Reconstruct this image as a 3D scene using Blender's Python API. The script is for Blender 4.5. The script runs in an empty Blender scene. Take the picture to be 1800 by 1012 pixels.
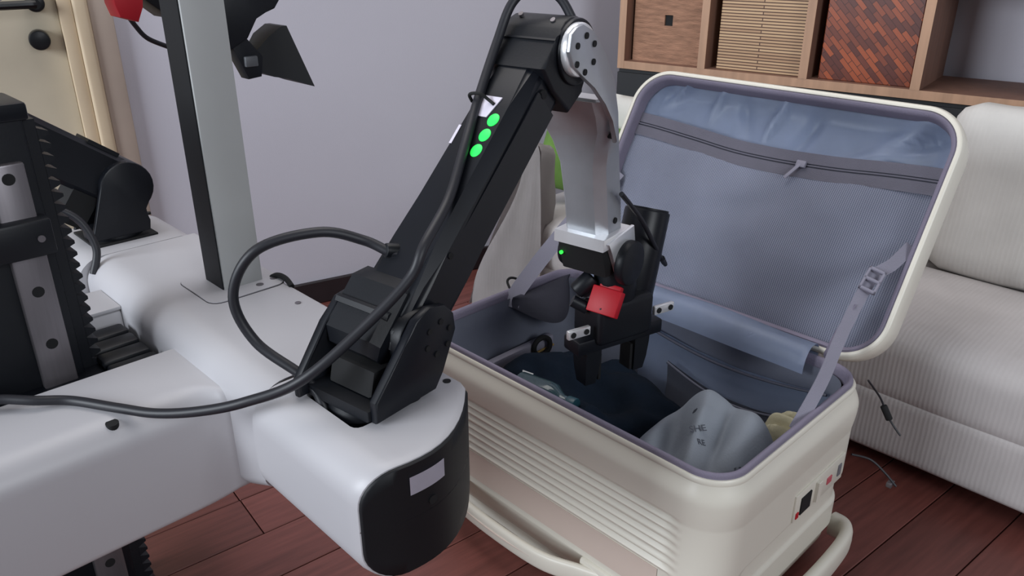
import bpy, bmesh, math, random
from mathutils import Vector, Matrix, noise
random.seed(7)
PI = math.pi
R = math.radians
sc = bpy.context.scene
COL = sc.collection

# ---------------------------------------------------------------- camera, world, lights, exposure
HEAD = R(45.6)                                   # camera heading measured from world +X
cam_d = bpy.data.cameras.new('camera'); cam_d.sensor_width = 36.0; cam_d.lens = 28.0
cam_d.clip_start = 0.02
cam = bpy.data.objects.new('camera', cam_d); COL.objects.link(cam)
cam.location = (0, 0, 1.1)
cam.rotation_euler = (R(90 - 24.0), 0, R(45.6) - R(90) )
sc.camera = cam

world = bpy.data.worlds.new('world'); sc.world = world; world.use_nodes = True
bg = world.node_tree.nodes['Background']
bg.inputs['Color'].default_value = (0.86, 0.88, 1.0, 1)
bg.inputs['Strength'].default_value = 0.14

def area(name, loc, target, sx, sy, power, color):
    d = bpy.data.lights.new(name, 'AREA'); d.shape = 'RECTANGLE'; d.size = sx; d.size_y = sy
    d.energy = power; d.color = color
    o = bpy.data.objects.new(name, d); COL.objects.link(o); o.location = loc
    v = Vector(target) - Vector(loc); o.rotation_euler = v.to_track_quat('-Z', 'Y').to_euler()
    return o
area('ceiling_light', (1.1, 1.6, 3.1), (1.1, 1.5, 0), 1.8, 1.8, 34, (1.0, 0.96, 0.93))
area('window_light', (-4.0, 1.9, 2.2), (1.3, 1.2, 0.5), 2.6, 2.0, 235, (0.87, 0.93, 1.0))
area('side_fill_light', (0.1, -3.1, 2.3), (1.6, 1.0, 0.45), 1.8, 1.4, 64, (0.91, 0.95, 1.0))  # added off-camera fill lifting the suitcase, lid and sofa; no real window there

sc.view_settings.view_transform = 'Standard'; sc.view_settings.look = 'None'
sc.view_settings.gamma = 1.0; sc.view_settings.use_curve_mapping = False
sc.view_settings.exposure = 0.15

# ---------------------------------------------------------------- materials
def lin(c):
    return tuple(((x/255)/12.92 if x/255 <= .04045 else ((x/255+.055)/1.055)**2.4) for x in c)
def mat(name, rgb, rough=.5, metal=0.0, var=.08, scale=12, bump=0.0, bscale=60, emit=None, emits=1.0, stretch=None, spec=.5, coat=0):
    m = bpy.data.materials.new(name); m.use_nodes = True
    nt = m.node_tree; N = nt.nodes; L = nt.links
    b = N['Principled BSDF']; b.inputs['Roughness'].default_value = rough; b.inputs['Metallic'].default_value = metal
    b.inputs['Specular IOR Level'].default_value = spec
    b.inputs['Coat Weight'].default_value = coat
    c = lin(rgb)
    tc = N.new('ShaderNodeTexCoord'); mp = N.new('ShaderNodeMapping')
    L.new(tc.outputs['Object'], mp.inputs['Vector'])
    if stretch: mp.inputs['Scale'].default_value = stretch
    n = N.new('ShaderNodeTexNoise'); n.inputs['Scale'].default_value = scale; n.inputs['Detail'].default_value = 5
    L.new(mp.outputs[0], n.inputs['Vector'])
    r = N.new('ShaderNodeValToRGB')
    r.color_ramp.elements[0].position = .3; r.color_ramp.elements[1].position = .7
    r.color_ramp.elements[0].color = tuple(x*(1-var) for x in c) + (1,)
    r.color_ramp.elements[1].color = tuple(min(1, x*(1+var)) for x in c) + (1,)
    L.new(n.outputs['Fac'], r.inputs['Fac']); L.new(r.outputs['Color'], b.inputs['Base Color'])
    if bump:
        n2 = N.new('ShaderNodeTexNoise'); n2.inputs['Scale'].default_value = bscale; n2.inputs['Detail'].default_value = 4
        L.new(mp.outputs[0], n2.inputs['Vector'])
        bp = N.new('ShaderNodeBump'); bp.inputs['Strength'].default_value = bump; bp.inputs['Distance'].default_value = .01
        L.new(n2.outputs['Fac'], bp.inputs['Height']); L.new(bp.outputs[0], b.inputs['Normal'])
    if emit:
        b.inputs['Emission Color'].default_value = lin(emit) + (1,); b.inputs['Emission Strength'].default_value = emits
    return m
def nodes(m): return m.node_tree.nodes, m.node_tree.links, m.node_tree.nodes['Principled BSDF']

M = {}
M['wall'] = mat('wall_paint', (190, 188, 198), .9, var=.015, scale=3, bump=.04, bscale=220)
M['base'] = mat('dark_skirting', (34, 27, 30), .45, var=.15)
M['door'] = mat('door_cream', (190, 180, 160), .55, var=.03)
M['casing'] = mat('casing_cream', (205, 186, 158), .5, var=.04)
M['casing2'] = mat('casing_beige', (176, 160, 148), .6, var=.04)
M['blackmetal'] = mat('black_metal', (20, 22, 26), .35, metal=.2, var=.1)
M['white'] = mat('robot_white', (180, 179, 183), .42, var=.015, scale=5)
M['pole'] = mat('pole_grey', (172, 174, 173), .5, var=.02)
M['black'] = mat('robot_black', (15, 18, 24), .45, var=.12, scale=20, bump=.02, bscale=300, spec=.32)
M['black2'] = mat('robot_black_satin', (14, 17, 24), .38, var=.1, scale=20, spec=.32)
M['panel'] = mat('panel_black', (17, 19, 23), .55, var=.08, spec=.3)
M['void'] = mat('void_black', (8, 9, 12), .8)
M['silver'] = mat('silver_anodised', (178, 181, 186), .38, metal=.75, var=.04, scale=30)
M['bright'] = mat('bright_aluminium', (235, 236, 238), .28, metal=.6, var=.03)
M['steel'] = mat('rail_steel', (118, 114, 118), .35, metal=.6, var=.06, stretch=(20, 20, 1))
M['led'] = mat('green_led', (40, 235, 90), .4, emit=(40, 225, 80), emits=.75, var=.02)
M['red'] = mat('red_plastic', (182, 8, 30), .5, var=.04)
M['sticker'] = mat('pale_sticker', (214, 208, 222), .5, var=.05)
M['cable'] = mat('rubber_cable', (26, 27, 34), .5, var=.1)
M['cream'] = mat('suitcase_cream', (220, 216, 203), .36, var=.015, scale=4)
M['cream2'] = mat('suitcase_cream_band', (206, 190, 178), .45, var=.03, scale=4)
M['trim'] = mat('rim_trim_lavender', (122, 116, 134), .75, var=.06, bump=.15, bscale=400)
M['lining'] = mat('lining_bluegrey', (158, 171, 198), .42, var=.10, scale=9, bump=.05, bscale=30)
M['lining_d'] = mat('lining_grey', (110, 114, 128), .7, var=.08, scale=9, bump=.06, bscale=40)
M['band'] = mat('zip_tape_grey', (134, 132, 146), .8, var=.05, bump=.2, bscale=500)
M['zip'] = mat('zip_coil', (70, 72, 86), .6, var=.1)
M['navy'] = mat('navy_cloth', (8, 19, 31), .9, var=.4, scale=7, bump=.12, bscale=120, spec=.15)
M['greycloth'] = mat('grey_cotton', (134, 141, 150), .9, var=.06, scale=8, bump=.1, bscale=260)
M['print'] = mat('dark_print', (72, 76, 86), .8)
M['creamcloth'] = mat('cream_cotton', (176, 170, 142), .85, var=.08, bump=.1, bscale=100)
M['dark'] = mat('charcoal_cloth', (40, 44, 54), .85, var=.15, bump=.1, bscale=150)
M['green'] = mat('green_cloth', (98, 134, 60), .85, var=.12, scale=18, bump=.1, bscale=150)
M['pillow'] = mat('ivory_cloth', (200, 198, 192), .9, var=.03, bump=.1, bscale=200)
M['wood'] = mat('light_wood', (170, 134, 108), .55, var=.14, scale=6, stretch=(6, 6, .6), bump=.03)
M['woodin'] = mat('brown_wood', (118, 86, 72), .6, var=.14, scale=6, stretch=(6, 6, .6))
M['cabinet'] = mat('black_cabinet', (22, 24, 28), .6, var=.1)
M['clear'] = mat('clear_plastic', (96, 128, 138), .12, var=.02)
nodes(M['clear'])[2].inputs['Transmission Weight'].default_value = .75
M['yellow'] = mat('yellow_piping', (150, 122, 70), .7)
M['whitemark'] = mat('white_tag', (196, 196, 196), .7)

def striped(name, rgb, freq, axis, depth, rough=.9, dirt=.06):
    m = mat(name, rgb, rough, var=dirt, scale=10)
    N, L, b = nodes(m)
    tc = [n for n in N if n.type == 'TEX_COORD'][0]
    w = N.new('ShaderNodeTexWave'); w.wave_type = 'BANDS'; w.bands_direction = axis
    w.inputs['Scale'].default_value = freq; w.inputs['Distortion'].default_value = 1.2; w.inputs['Detail'].default_value = 2
    L.new(tc.outputs['Object'], w.inputs['Vector'])
    bp = N.new('ShaderNodeBump'); bp.inputs['Strength'].default_value = depth; bp.inputs['Distance'].default_value = .01
    L.new(w.outputs['Fac'], bp.inputs['Height']); L.new(bp.outputs[0], b.inputs['Normal'])
    return m
M['sofa'] = striped('sofa_corduroy', (186, 181, 180), 34, 'Y', .08)
M['sofaback'] = striped('sofa_back_cloth', (214, 212, 208), 30, 'Y', .06)

# floor planks: per-object tint and grain along the board
def plank_mat():
    m = mat('plank_wood', (108, 62, 56), .36, var=.22, scale=5, stretch=(1.2, 16, 1), bump=.03, bscale=30)
    N, L, b = nodes(m)
    ramp = [n for n in N if n.type == 'VALTORGB'][0]
    oi = N.new('ShaderNodeObjectInfo'); hs = N.new('ShaderNodeHueSaturation')
    ma = N.new('ShaderNodeMath'); ma.operation = 'MULTIPLY_ADD'; ma.inputs[1].default_value = .5; ma.inputs[2].default_value = .72
    L.new(oi.outputs['Random'], ma.inputs[0]); L.new(ma.outputs[0], hs.inputs['Value'])
    L.new(ramp.outputs['Color'], hs.inputs['Color']); L.new(hs.outputs['Color'], b.inputs['Base Color'])
    return m
M['plank'] = plank_mat()

def mesh_fabric():
    m = mat('mesh_pocket', (176, 180, 198), .75, var=.10, scale=7)
    N, L, b = nodes(m)
    ramp = [n for n in N if n.type == 'VALTORGB'][0]
    tc = [n for n in N if n.type == 'TEX_COORD'][0]
    sp = N.new('ShaderNodeSeparateXYZ'); L.new(tc.outputs['Object'], sp.inputs[0])
    def math_(op, a, bb):
        n = N.new('ShaderNodeMath'); n.operation = op
        for i, v in enumerate((a, bb)):
            if v is None: continue
            if isinstance(v, (int, float)): n.inputs[i].default_value = v
            else: L.new(v, n.inputs[i])
        return n.outputs[0]
    k = 900
    ls = math_('ADD', math_('MULTIPLY', sp.outputs['X'], .75), math_('MULTIPLY', sp.outputs['Z'], 1.28))
    p = math_('ADD', sp.outputs['Y'], ls); q = math_('SUBTRACT', sp.outputs['Y'], ls)
    s1 = math_('SINE', math_('MULTIPLY', p, k*.9), None); s2 = math_('SINE', math_('MULTIPLY', q, k*.9), None)
    pr = math_('GREATER_THAN', math_('MULTIPLY', s1, s2), .12)
    mx = N.new('ShaderNodeMix'); mx.data_type = 'RGBA'
    L.new(pr, mx.inputs[0]); L.new(ramp.outputs['Color'], mx.inputs[6]); mx.inputs[7].default_value = lin((104, 112, 134)) + (1,)
    L.new(mx.outputs[2], b.inputs['Base Color'])
    return m
M['mesh'] = mesh_fabric()

def brick_mat(name, c1, c2, cm, scale, rot, bw, rh, mortar=.02, rough=.6, bias=0):
    m = mat(name, c1, rough, var=.1)
    N, L, b = nodes(m)
    tc = [n for n in N if n.type == 'TEX_COORD'][0]
    sp = N.new('ShaderNodeSeparateXYZ'); cb = N.new('ShaderNodeCombineXYZ'); L.new(tc.outputs['Object'], sp.inputs[0])
    L.new(sp.outputs['Y'], cb.inputs['X']); L.new(sp.outputs['Z'], cb.inputs['Y'])
    mp = N.new('ShaderNodeMapping'); mp.inputs['Rotation'].default_value = rot
    L.new(cb.outputs[0], mp.inputs['Vector'])
    br = N.new('ShaderNodeTexBrick'); br.inputs['Scale'].default_value = scale
    br.inputs['Color1'].default_value = lin(c1) + (1,); br.inputs['Color2'].default_value = lin(c2) + (1,); br.inputs['Mortar'].default_value = lin(cm) + (1,)
    br.inputs['Mortar Size'].default_value = mortar; br.inputs['Bias'].default_value = bias; br.inputs['Brick Width'].default_value = bw; br.inputs['Row Height'].default_value = rh
    L.new(mp.outputs[0], br.inputs['Vector']); L.new(br.outputs['Color'], b.inputs['Base Color'])
    bp = N.new('ShaderNodeBump'); bp.inputs['Strength'].default_value = .5; bp.inputs['Distance'].default_value = .004; bp.invert = True
    L.new(br.outputs['Fac'], bp.inputs['Height']); L.new(bp.outputs[0], b.inputs['Normal'])
    return m
# object coordinates of the boxes: Y across, Z up -> rotate so that texture x = Y, y = Z
M['rattan'] = brick_mat('rattan_mat', (196, 164, 128), (170, 136, 104), (84, 58, 46), 1.0, (0, 0, 0), 3.0, .0085, .0016)
M['weave'] = brick_mat('bamboo_weave', (172, 82, 38), (82, 31, 20), (58, 22, 15), 1.0, (0, 0, R(-46)), .044, .0135, .0008, .38, bias=.25)
M['seagrass'] = mat('seagrass', (150, 112, 90), .85, var=.3, scale=34, stretch=(1, .5, 3), bump=.35, bscale=120)

# ---------------------------------------------------------------- mesh helpers
def finish(name, bm, m, parent=None, smooth=35, loc=None):
    bmesh.ops.recalc_face_normals(bm, faces=bm.faces[:])
    me = bpy.data.meshes.new(name); bm.to_mesh(me); bm.free()
    if smooth:
        me.shade_smooth(); me.set_sharp_from_angle(angle=R(smooth))
    me.materials.append(m)
    o = bpy.data.objects.new(name, me); COL.objects.link(o)
    if parent is not None:
        o.parent = parent
        if parent.get('wm'): o.matrix_parent_inverse = ROOTS[parent.name].inverted()
    return o
ROOTS = {}
def thing(name, label, cat, loc=(0, 0, 0), rotz=0, group=None, world_children=True):
    o = bpy.data.objects.new(name, None); COL.objects.link(o); o.empty_display_size = .05
    o.location = loc; o.rotation_euler = (0, 0, rotz); o['label'] = label; o['category'] = cat
    if group: o['group'] = group
    if world_children:
        o['wm'] = 1; ROOTS[o.name] = Matrix.Translation(loc) @ Matrix.Rotation(rotz, 4, 'Z')
    return o
def tag(o, label, cat, group=None):
    o['label'] = label; o['category'] = cat
    if group: o['group'] = group
    return o
def add_box(bm, x0, x1, y0, y1, z0, z1, bev=0, seg=2, T=None):
    vs = [bm.verts.new((x, y, z)) for x in (x0, x1) for y in (y0, y1) for z in (z0, z1)]
    f = [(0, 1, 3, 2), (4, 6, 7, 5), (0, 4, 5, 1), (2, 3, 7, 6), (0, 2, 6, 4), (1, 5, 7, 3)]
    fs = [bm.faces.new([vs[i] for i in q]) for q in f]
    geo = vs
    if bev:
        es = list({e for q in fs for e in q.edges})
        r = bmesh.ops.bevel(bm, geom=es, offset=bev, segments=seg, affect='EDGES', profile=.5)
        geo = list({v for q in r['faces'] for v in q.verts} | {v for v in vs if v.is_valid})
    if T is not None:
        for v in geo: v.co = T @ v.co
    return geo
def box(*a, **k):
    bm = bmesh.new(); add_box(bm, *a, **k); return bm
def add_loft(bm, rings, caps=True, closed=True):
    V = [[bm.verts.new(p) for p in r] for r in rings]
    n = len(V[0])
    for a, b in zip(V, V[1:]):
        for i in range(n if closed else n-1):
            j = (i+1) % n
            bm.faces.new((a[i], a[j], b[j], b[i]))
    if caps:
        bm.faces.new(V[0]); bm.faces.new(V[-1])
    return V
def add_prism(bm, poly, f, t0, t1, bev=0, seg=2):
    """poly of 2-D points, f(p, t) gives the 3-D point"""
    a = [bm.verts.new(f(p, t0)) for p in poly]; b = [bm.verts.new(f(p, t1)) for p in poly]
    fs = [bm.faces.new(a), bm.faces.new(b)]
    for i in range(len(poly)):
        j = (i+1) % len(poly); fs.append(bm.faces.new((a[i], a[j], b[j], b[i])))
    if bev:
        es = list({e for q in fs[:2] for e in q.edges})
        bmesh.ops.bevel(bm, geom=es, offset=bev, segments=seg, affect='EDGES', profile=.5)
def add_cyl(bm, p0, p1, r0, r1=None, n=28, bev=0):
    p0 = Vector(p0); p1 = Vector(p1); r1 = r0 if r1 is None else r1
    d = (p1-p0).normalized(); u = d.orthogonal().normalized(); w = d.cross(u)
    L = (p1-p0).length
    prof = [(0, r0), (L, r1)]
    if bev: prof = [(0, r0-bev), (bev*.3, r0-bev*.3), (bev, r0), (L-bev, r1), (L-bev*.3, r1-bev*.3), (L, r1-bev)]
    rings = [[p0 + d*t + (u*math.cos(2*PI*i/n) + w*math.sin(2*PI*i/n))*r for i in range(n)] for t, r in prof]
    add_loft(bm, rings)
def cyl(*a, **k):
    bm = bmesh.new(); add_cyl(bm, *a, **k); return bm
def smooth_path(pts, sub=8):
    P = [Vector(p) for p in pts]; out = []
    for i in range(len(P)-1):
        p0 = P[max(i-1, 0)]; p1 = P[i]; p2 = P[i+1]; p3 = P[min(i+2, len(P)-1)]
        for k in range(sub):
            t = k/sub
            out.append(.5*((2*p1) + (p2-p0)*t + (2*p0-5*p1+4*p2-p3)*t*t + (3*p1-p0-3*p2+p3)*t**3))
    out.append(P[-1]); return out
def add_tube(bm, pts, r, n=10, sub=8, closed=False):
    P = smooth_path(pts, sub) if sub else [Vector(p) for p in pts]
    t = (P[1]-P[0]).normalized(); u = t.orthogonal().normalized(); rings = []
    for i, p in enumerate(P):
        if closed: t2 = (P[(i+1) % len(P)] - P[i-1]).normalized()
        else: t2 = (P[min(i+1, len(P)-1)] - P[max(i-1, 0)]).normalized()
        u = (u - t2*u.dot(t2)).normalized(); w = t2.cross(u)
        rings.append([p + (u*math.cos(2*PI*k/n) + w*math.sin(2*PI*k/n))*r for k in range(n)])
    if closed: rings.append(rings[0]); add_loft(bm, rings, caps=False); bmesh.ops.remove_doubles(bm, verts=bm.verts[:], dist=1e-6)
    else: add_loft(bm, rings)
def tube(*a, **k):
    bm = bmesh.new(); add_tube(bm, *a, **k); return bm
def add_ribbon(bm, pts, width_dir, w, th=.0016, sub=10):
    """flat strap along pts, width vector per point or one vector"""
    P = smooth_path(pts, sub) if sub else [Vector(p) for p in pts]
    W = Vector(width_dir).normalized(); rings = []
    for i, p in enumerate(P):
        t = (P[min(i+1, len(P)-1)] - P[max(i-1, 0)]).normalized()
        ww = (W - t*W.dot(t)).normalized(); nn = t.cross(ww)
        rings.append([p - ww*w/2 - nn*th/2, p + ww*w/2 - nn*th/2, p + ww*w/2 + nn*th/2, p - ww*w/2 + nn*th/2])
    add_loft(bm, rings)
def rrect(hx, hy, r, n=10, ex=0, ey=0):
    """rounded rectangle outline (x, y, nx, ny); ex / ey extra samples along the straight edges"""
    out = []
    cs = [(hx-r, hy-r, 0), (-hx+r, hy-r, 90), (-hx+r, -hy+r, 180), (hx-r, -hy+r, 270)]
    for k, (cx, cy, a0) in enumerate(cs):
        for i in range(n+1):
            a = R(a0 + 90*i/n); out.append((cx + r*math.cos(a), cy + r*math.sin(a), math.cos(a), math.sin(a)))
        nx_, ny_, _ = cs[(k+1) % 4]; e = ex if k % 2 == 0 else ey
        a = R(a0+90); p = out[-1]; b = R(a0+90); q = (nx_ + r*math.cos(b), ny_ + r*math.sin(b))
        for i in range(1, e+1):
            t = i/(e+1); out.append((p[0]+(q[0]-p[0])*t, p[1]+(q[1]-p[1])*t, math.cos(a), math.sin(a)))
    return out
def sstep(a, b, x):
    t = max(0, min(1, (x-a)/(b-a))); return t*t*(3-2*t)
def nz(x, y, z=0, s=1): return noise.noise(Vector((x*s, y*s, z*s)))

def text_mesh(name, body, size, m, parent, mw, ext=.0003):
    cu = bpy.data.curves.new(name, 'FONT'); cu.body = body; cu.size = size; cu.extrude = ext; cu.align_x = 'CENTER'; cu.align_y = 'CENTER'
    to = bpy.data.objects.new(name, cu); COL.objects.link(to)
    dg = bpy.context.evaluated_depsgraph_get()
    me = bpy.data.meshes.new_from_object(to.evaluated_get(dg)); bpy.data.objects.remove(to)
    me.transform(mw); me.materials.clear(); me.materials.append(m); me.name = name
    o = bpy.data.objects.new(name, me); COL.objects.link(o); o.parent = parent
    if parent is not None and parent.get('wm'): o.matrix_parent_inverse = ROOTS[parent.name].inverted()
    return o

# ================================================================ THE ROOM
# wall_left runs from lower left to the shelf: its own frame (s along, t into the wall)
def cw(x, y, z=0):                # camera-heading ground frame -> world
    s, c = math.sin(HEAD), math.cos(HEAD)
    return Vector((x*s + y*c, -x*c + y*s, z))
WYAW = R(45.6-60.0)
WO = cw(-.36, 2.515)
WM = Matrix.Translation(WO) @ Matrix.Rotation(WYAW, 4, 'Z')      # local +X along the wall to the right, +Y into it
def struct(name, bm, m, Mx=None, smooth=0):
    o = finish(name, bm, m, None, smooth); o['kind'] = 'structure'
    if Mx is not None: o.matrix_world = Mx
    return o

# floor: slab with boards of their own
FM = Matrix.Rotation(R(45.6-52.0), 4, 'Z')
fl = struct('floor', box(-2.0, 4.2, -1.6, 3.4, -.06, -.0135), M['base'], FM)
pw, plen = .13, 1.15
pme = {}
for row in range(-6, 24):
    off = random.uniform(0, plen)
    y = row*pw
    x = -.9 - off
    while x < 3.6:
        if x + plen > -.9 and -.75 < y < 2.95:
            bm_key = 'p'
            if bm_key not in pme:
                bm = box(.0012, plen-.0012, .0012, pw-.0012, -.014, 0, bev=.0012, seg=1)
                o = finish('plank', bm, M['plank'], fl, 0); pme[bm_key] = o.data
            else:
                o = bpy.data.objects.new('plank', pme[bm_key]); COL.objects.link(o); o.parent = fl
            o.location = (x, y, random.uniform(-.0006, .0003))
        x += plen

# wall with a door opening
DX0, DX1, DH = -1.80, -.875, 2.05
bm = bmesh.new()
add_box(bm, -3.0, DX0, 0, .14, 0, 2.8); add_box(bm, DX1, 1.9, 0, .14, 0, 2.8); add_box(bm, DX0, DX1, 0, .14, DH, 2.8)
struct('wall_left', bm, M['wall'], WM)
struct('baseboard_left', box(-.755, 1.85, -.013, 0, 0, .078, bev=.004, seg=2), M['base'], WM)
dr = struct('door_1', box(DX0+.004, DX1-.004, .035, .075, .004, DH-.004, bev=.002), M['door'], WM)
def sub(name, bm, m, parent, smooth=35):
    o = finish(name, bm, m, None, smooth); o.parent = parent; return o
bm = bmesh.new()
add_cyl(bm, (-.925, .036, .945), (-.925, -.012, .945), .021, bev=.004)
sub('handle_rose', bm, M['blackmetal'], dr)
bm = bmesh.new()
add_cyl(bm, (-.925, -.010, .945), (-.925, -.045, .945), .012)
add_tube(bm, [(-.925, -.042, .945), (-.94, -.045, .945), (-1.0, -.045, .944), (-1.06, -.045, .945)], .010)
sub('door_handle', bm, M['blackmetal'], dr)
sub('lock_cylinder', cyl((-.933, .036, .858), (-.933, -.006, .858), .024, bev=.005), M['blackmetal'], dr)
bm = bmesh.new()
add_box(bm, DX1-.004, DX1+.028, -.018, .07, 0, DH+.03, bev=.004); add_box(bm, DX1+.028, DX1+.062, -.030, 0, 0, DH+.06, bev=.008, seg=3)
struct('trim_1', bm, M['casing'], WM, 35)
bm = bmesh.new(); add_box(bm, DX1+.062, DX1+.115, -.020, 0, 0, DH+.1, bev=.003)
struct('trim_2', bm, M['casing2'], WM, 35)

# shelf wall
SYAW = R(8.6)
SO = cw(.342, 2.66)
SM = Matrix.Translation(SO) @ Matrix.Rotation(SYAW, 4, 'Z')       # local -Y runs to the right, +X into the shelf
struct('wall_back', box(.335, .45, -3.6, .55, 0, 2.8), M['wall'], SM)

# ================================================================ SHELF UNIT AND ITS BOXES
sh = thing('shelf_unit', 'light brown wooden cube shelf behind the sofa with one empty compartment', 'shelf', SO, SYAW, world_children=False)
ups = [0.0, .278, .587, .882, 1.215, 1.51]
ZB = .70; TH = .024; SD = .30; ZT = 1.36
for u in ups:
    up_ = sub('upright', box(.002, SD, -u-TH, -u, ZB+TH if 0 < u < 1.5 else ZB, ZT), M['woodin'], sh, 0)
    sub('edge_strip', box(0, .002, -u-TH, -u, ZB+TH if 0 < u < 1.5 else ZB, ZT), M['wood'], up_, 0)
bb_ = sub('bottom_board', box(.003, SD, -1.51, -TH, ZB, ZB+TH), M['woodin'], sh, 0)
sub('edge_strip', box(.001, .003, -1.51, -TH, ZB, ZB+TH), M['wood'], bb_, 0)
sub('middle_board', box(.002, SD, -1.51, -TH, ZB+.315, ZB+.315+TH, bev=.001, seg=1), M['wood'], sh, 0)
sub('top_board', box(.001, SD, -1.51, -TH, ZT-TH, ZT, bev=.001, seg=1), M['wood'], sh, 0)
lk = thing('low_cabinet', 'black low cabinet under the wooden cube shelf', 'cabinet', SO, SYAW, world_children=False)
sub('body', box(.012, SD, -1.53, 0, .04, ZB-.001, bev=.002, seg=1), M['cabinet'], lk, 0)
for k in range(3): sub('door', box(0, .011, -.51*(k+1)+.004, -.51*k-.002, .06, ZB-.012, bev=.001, seg=1), M['cabinet'], lk, 0)
sub('plinth', box(.03, SD-.02, -1.5, -.03, 0, .04), M['cabinet'], lk, 0)
def storage(name, label, u0, u1, x0, h, m, hole=False, lean=0):
    t = thing(name, label, 'storage box', SM @ Vector((x0, -(u0+u1)/2, ZB+TH)), SYAW, world_children=False)
    w = (u1-u0)/2; zt = h
    if hole:
        hw = .014; hz = .128
        bm = bmesh.new()
        add_box(bm, 0, .008, -w, -hw, 0, zt); add_box(bm, 0, .008, hw, w, 0, zt)
        add_box(bm, 0, .008, -hw, hw, 0, hz-.016); add_box(bm, 0, .008, -hw, hw, hz+.016, zt)
        sub('front_panel', bm, m, t, 0)
        sub('handle_hole_liner', box(.006, .03, -hw-.004, hw+.004, hz-.02, hz+.02), M['void'], t, 0)
    else:
        sub('front_panel', box(0, .008, -w, w, 0, zt, bev=.002, seg=1), m, t, 0)
    for s in (-1, 1): sub('side_panel', box(.008, .24, s*w-.006 if s > 0 else -w, w if s > 0 else -w+.006, 0, zt), m, t, 0)
    sub('back_panel', box(.234, .24, -w+.006, w-.006, 0, zt), m, t, 0)
    sub('bottom_panel', box(.008, .234, -w+.006, w-.006, 0, .006), m, t, 0)
    return t
storage('seagrass_box', 'brown seagrass storage box with a square handle hole', ups[0]+TH+.008, ups[1]-.006, .04, .285, M['seagrass'], hole=True)
storage('rattan_box', 'pale rattan storage box with fine horizontal slats', ups[1]+TH+.024, ups[2]-.006, .030, .288, M['rattan'])
storage('bamboo_box', 'dark reddish woven bamboo storage box beside the empty compartment', ups[2]+TH+.022, ups[3]-.006, .03, .295, M['weave'])

# ================================================================ SOFA
so = thing('sofa', 'off-white corduroy sofa behind the open suitcase', 'sofa', (1.9, .8, 0))
def cushion(x0, x1, y0, y1, z0, z1, r, puff=.01, n=3, seed=0, amp=.004, T=None):
    """a soft block: rounded box, subdivided and slightly uneven"""
    bm = bmesh.new()
    nx, ny, nz_ = 14, 26, 10
    cx, cy, cz = (x0+x1)/2, (y0+y1)/2, (z0+z1)/2; hx, hy, hz = (x1-x0)/2, (y1-y0)/2, (z1-z0)/2
    add_box(bm, x0, x1, y0, y1, z0, z1)
    bmesh.ops.subdivide_edges(bm, edges=bm.edges[:], cuts=11, use_grid_fill=True)
    for v in bm.verts:
        p = v.co - Vector((cx, cy, cz)); q = Vector((max(-hx+r, min(hx-r, p.x)), max(-hy+r, min(hy-r, p.y)), max(-hz+r, min(hz-r, p.z))))
        d = p-q
        if d.length > 1e-9: p = q + d.normalized()*min(r, max(abs(d.x), abs(d.y), abs(d.z)))
        nd = p.normalized(); u = (1-(p.x/hx)**2)*(1-(p.y/hy)**2) if abs(p.z) > hz*.5 else 0
        p.z += math.copysign(puff*u, p.z) if u > 0 else 0
        p += nd*amp*nz(p.x+seed, p.y, p.z, 9)
        v.co = p + Vector((cx, cy, cz))
        if T is not None: v.co = T @ v.co
    return bm
SY0, SY1 = -.55, 1.70
finish('base', cushion(1.60, 2.07, SY0, SY1, .045, .20, .02, 0, amp=.003), M['sofa'], so, 50)
finish('seat', cushion(1.598, 2.07, SY0, SY1, .17, .335, .045, .010, amp=.005, seed=3), M['sofa'], so, 50)
Tb = Matrix.Translation((2.10, 0, .33)) @ Matrix.Rotation(R(6), 4, 'Y') @ Matrix.Translation((-2.10, 0, -.33))
for k, (a, b_, zt_, xo_) in enumerate(((SY0, .03, .725, 0), (.035, .62, .735, 0), (.625, 1.10, .56, .04), (1.105, 1.36, .52, .09))):
    finish('back_cushion', cushion(2.01-xo_, 2.17-xo_*1.3, a, b_, .325, zt_, .055, .0, amp=.008, seed=k*5, T=Tb), M['sofaback'], so, 50)
finish('back_frame', cushion(2.06, 2.10, SY0, SY1, .045, .34, .018, 0, amp=.002), M['sofa'], so, 50)
for (x, y) in ((1.66, SY0+.06), (1.66, 1.6), (2.04, SY0+.06), (2.04, 1.6)):
    finish('foot', cyl((x, y, 0), (x, y, .06), .022, n=16), M['blackmetal'], so)
# arm under a loose cover that falls to the floor
bm = bmesh.new()
n = 26; rings = []
prof = [(0.0, .585), (.10, .575), (.22, .545), (.45, .50)]
for i in range(n+1):
    t = i/n
    if t < .22:      # inner side, up from the seat
        k = t/.22; z = .33 + .21*k; y = 1.498 - .004*k
    elif t < .42:    # over the top
        k = (t-.22)/.2; a = PI*k; y = 1.524 - .030*math.cos(a); z = .54 + .030*math.sin(a)
    else:
        k = (t-.42)/.58; y = 1.554 + .200*k**.9; z = .54*(1-k) + .012
    row = []
    for j in range(31):
        s = j/30; x = 1.575 + .06*s
        dz = -.03*sstep(0, 1, s)*(1 if z > .4 else .3)
        w = nz(x*1.5, z*2.0, 1.7, 5)*.018 + .012*math.sin(x*38 + z*5)*max(0, (.5-z))*1.2*(1 if t > .42 else 0)
        xx = x - (.05*sstep(.5, 0, z) if (t > .42 and s < .2) else 0)*(1-s/.2 if s < .2 else 0)
        row.append((xx + .3*w, y + w, z + dz*.6))
    rings.append(row)
V = add_loft(bm, rings, caps=False, closed=False)
bmesh.ops.solidify(bm, geom=bm.faces[:], thickness=.008)
finish('arm_cover', bm, M['sofa'], so, 60)
bm = bmesh.new()
rows = []
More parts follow.
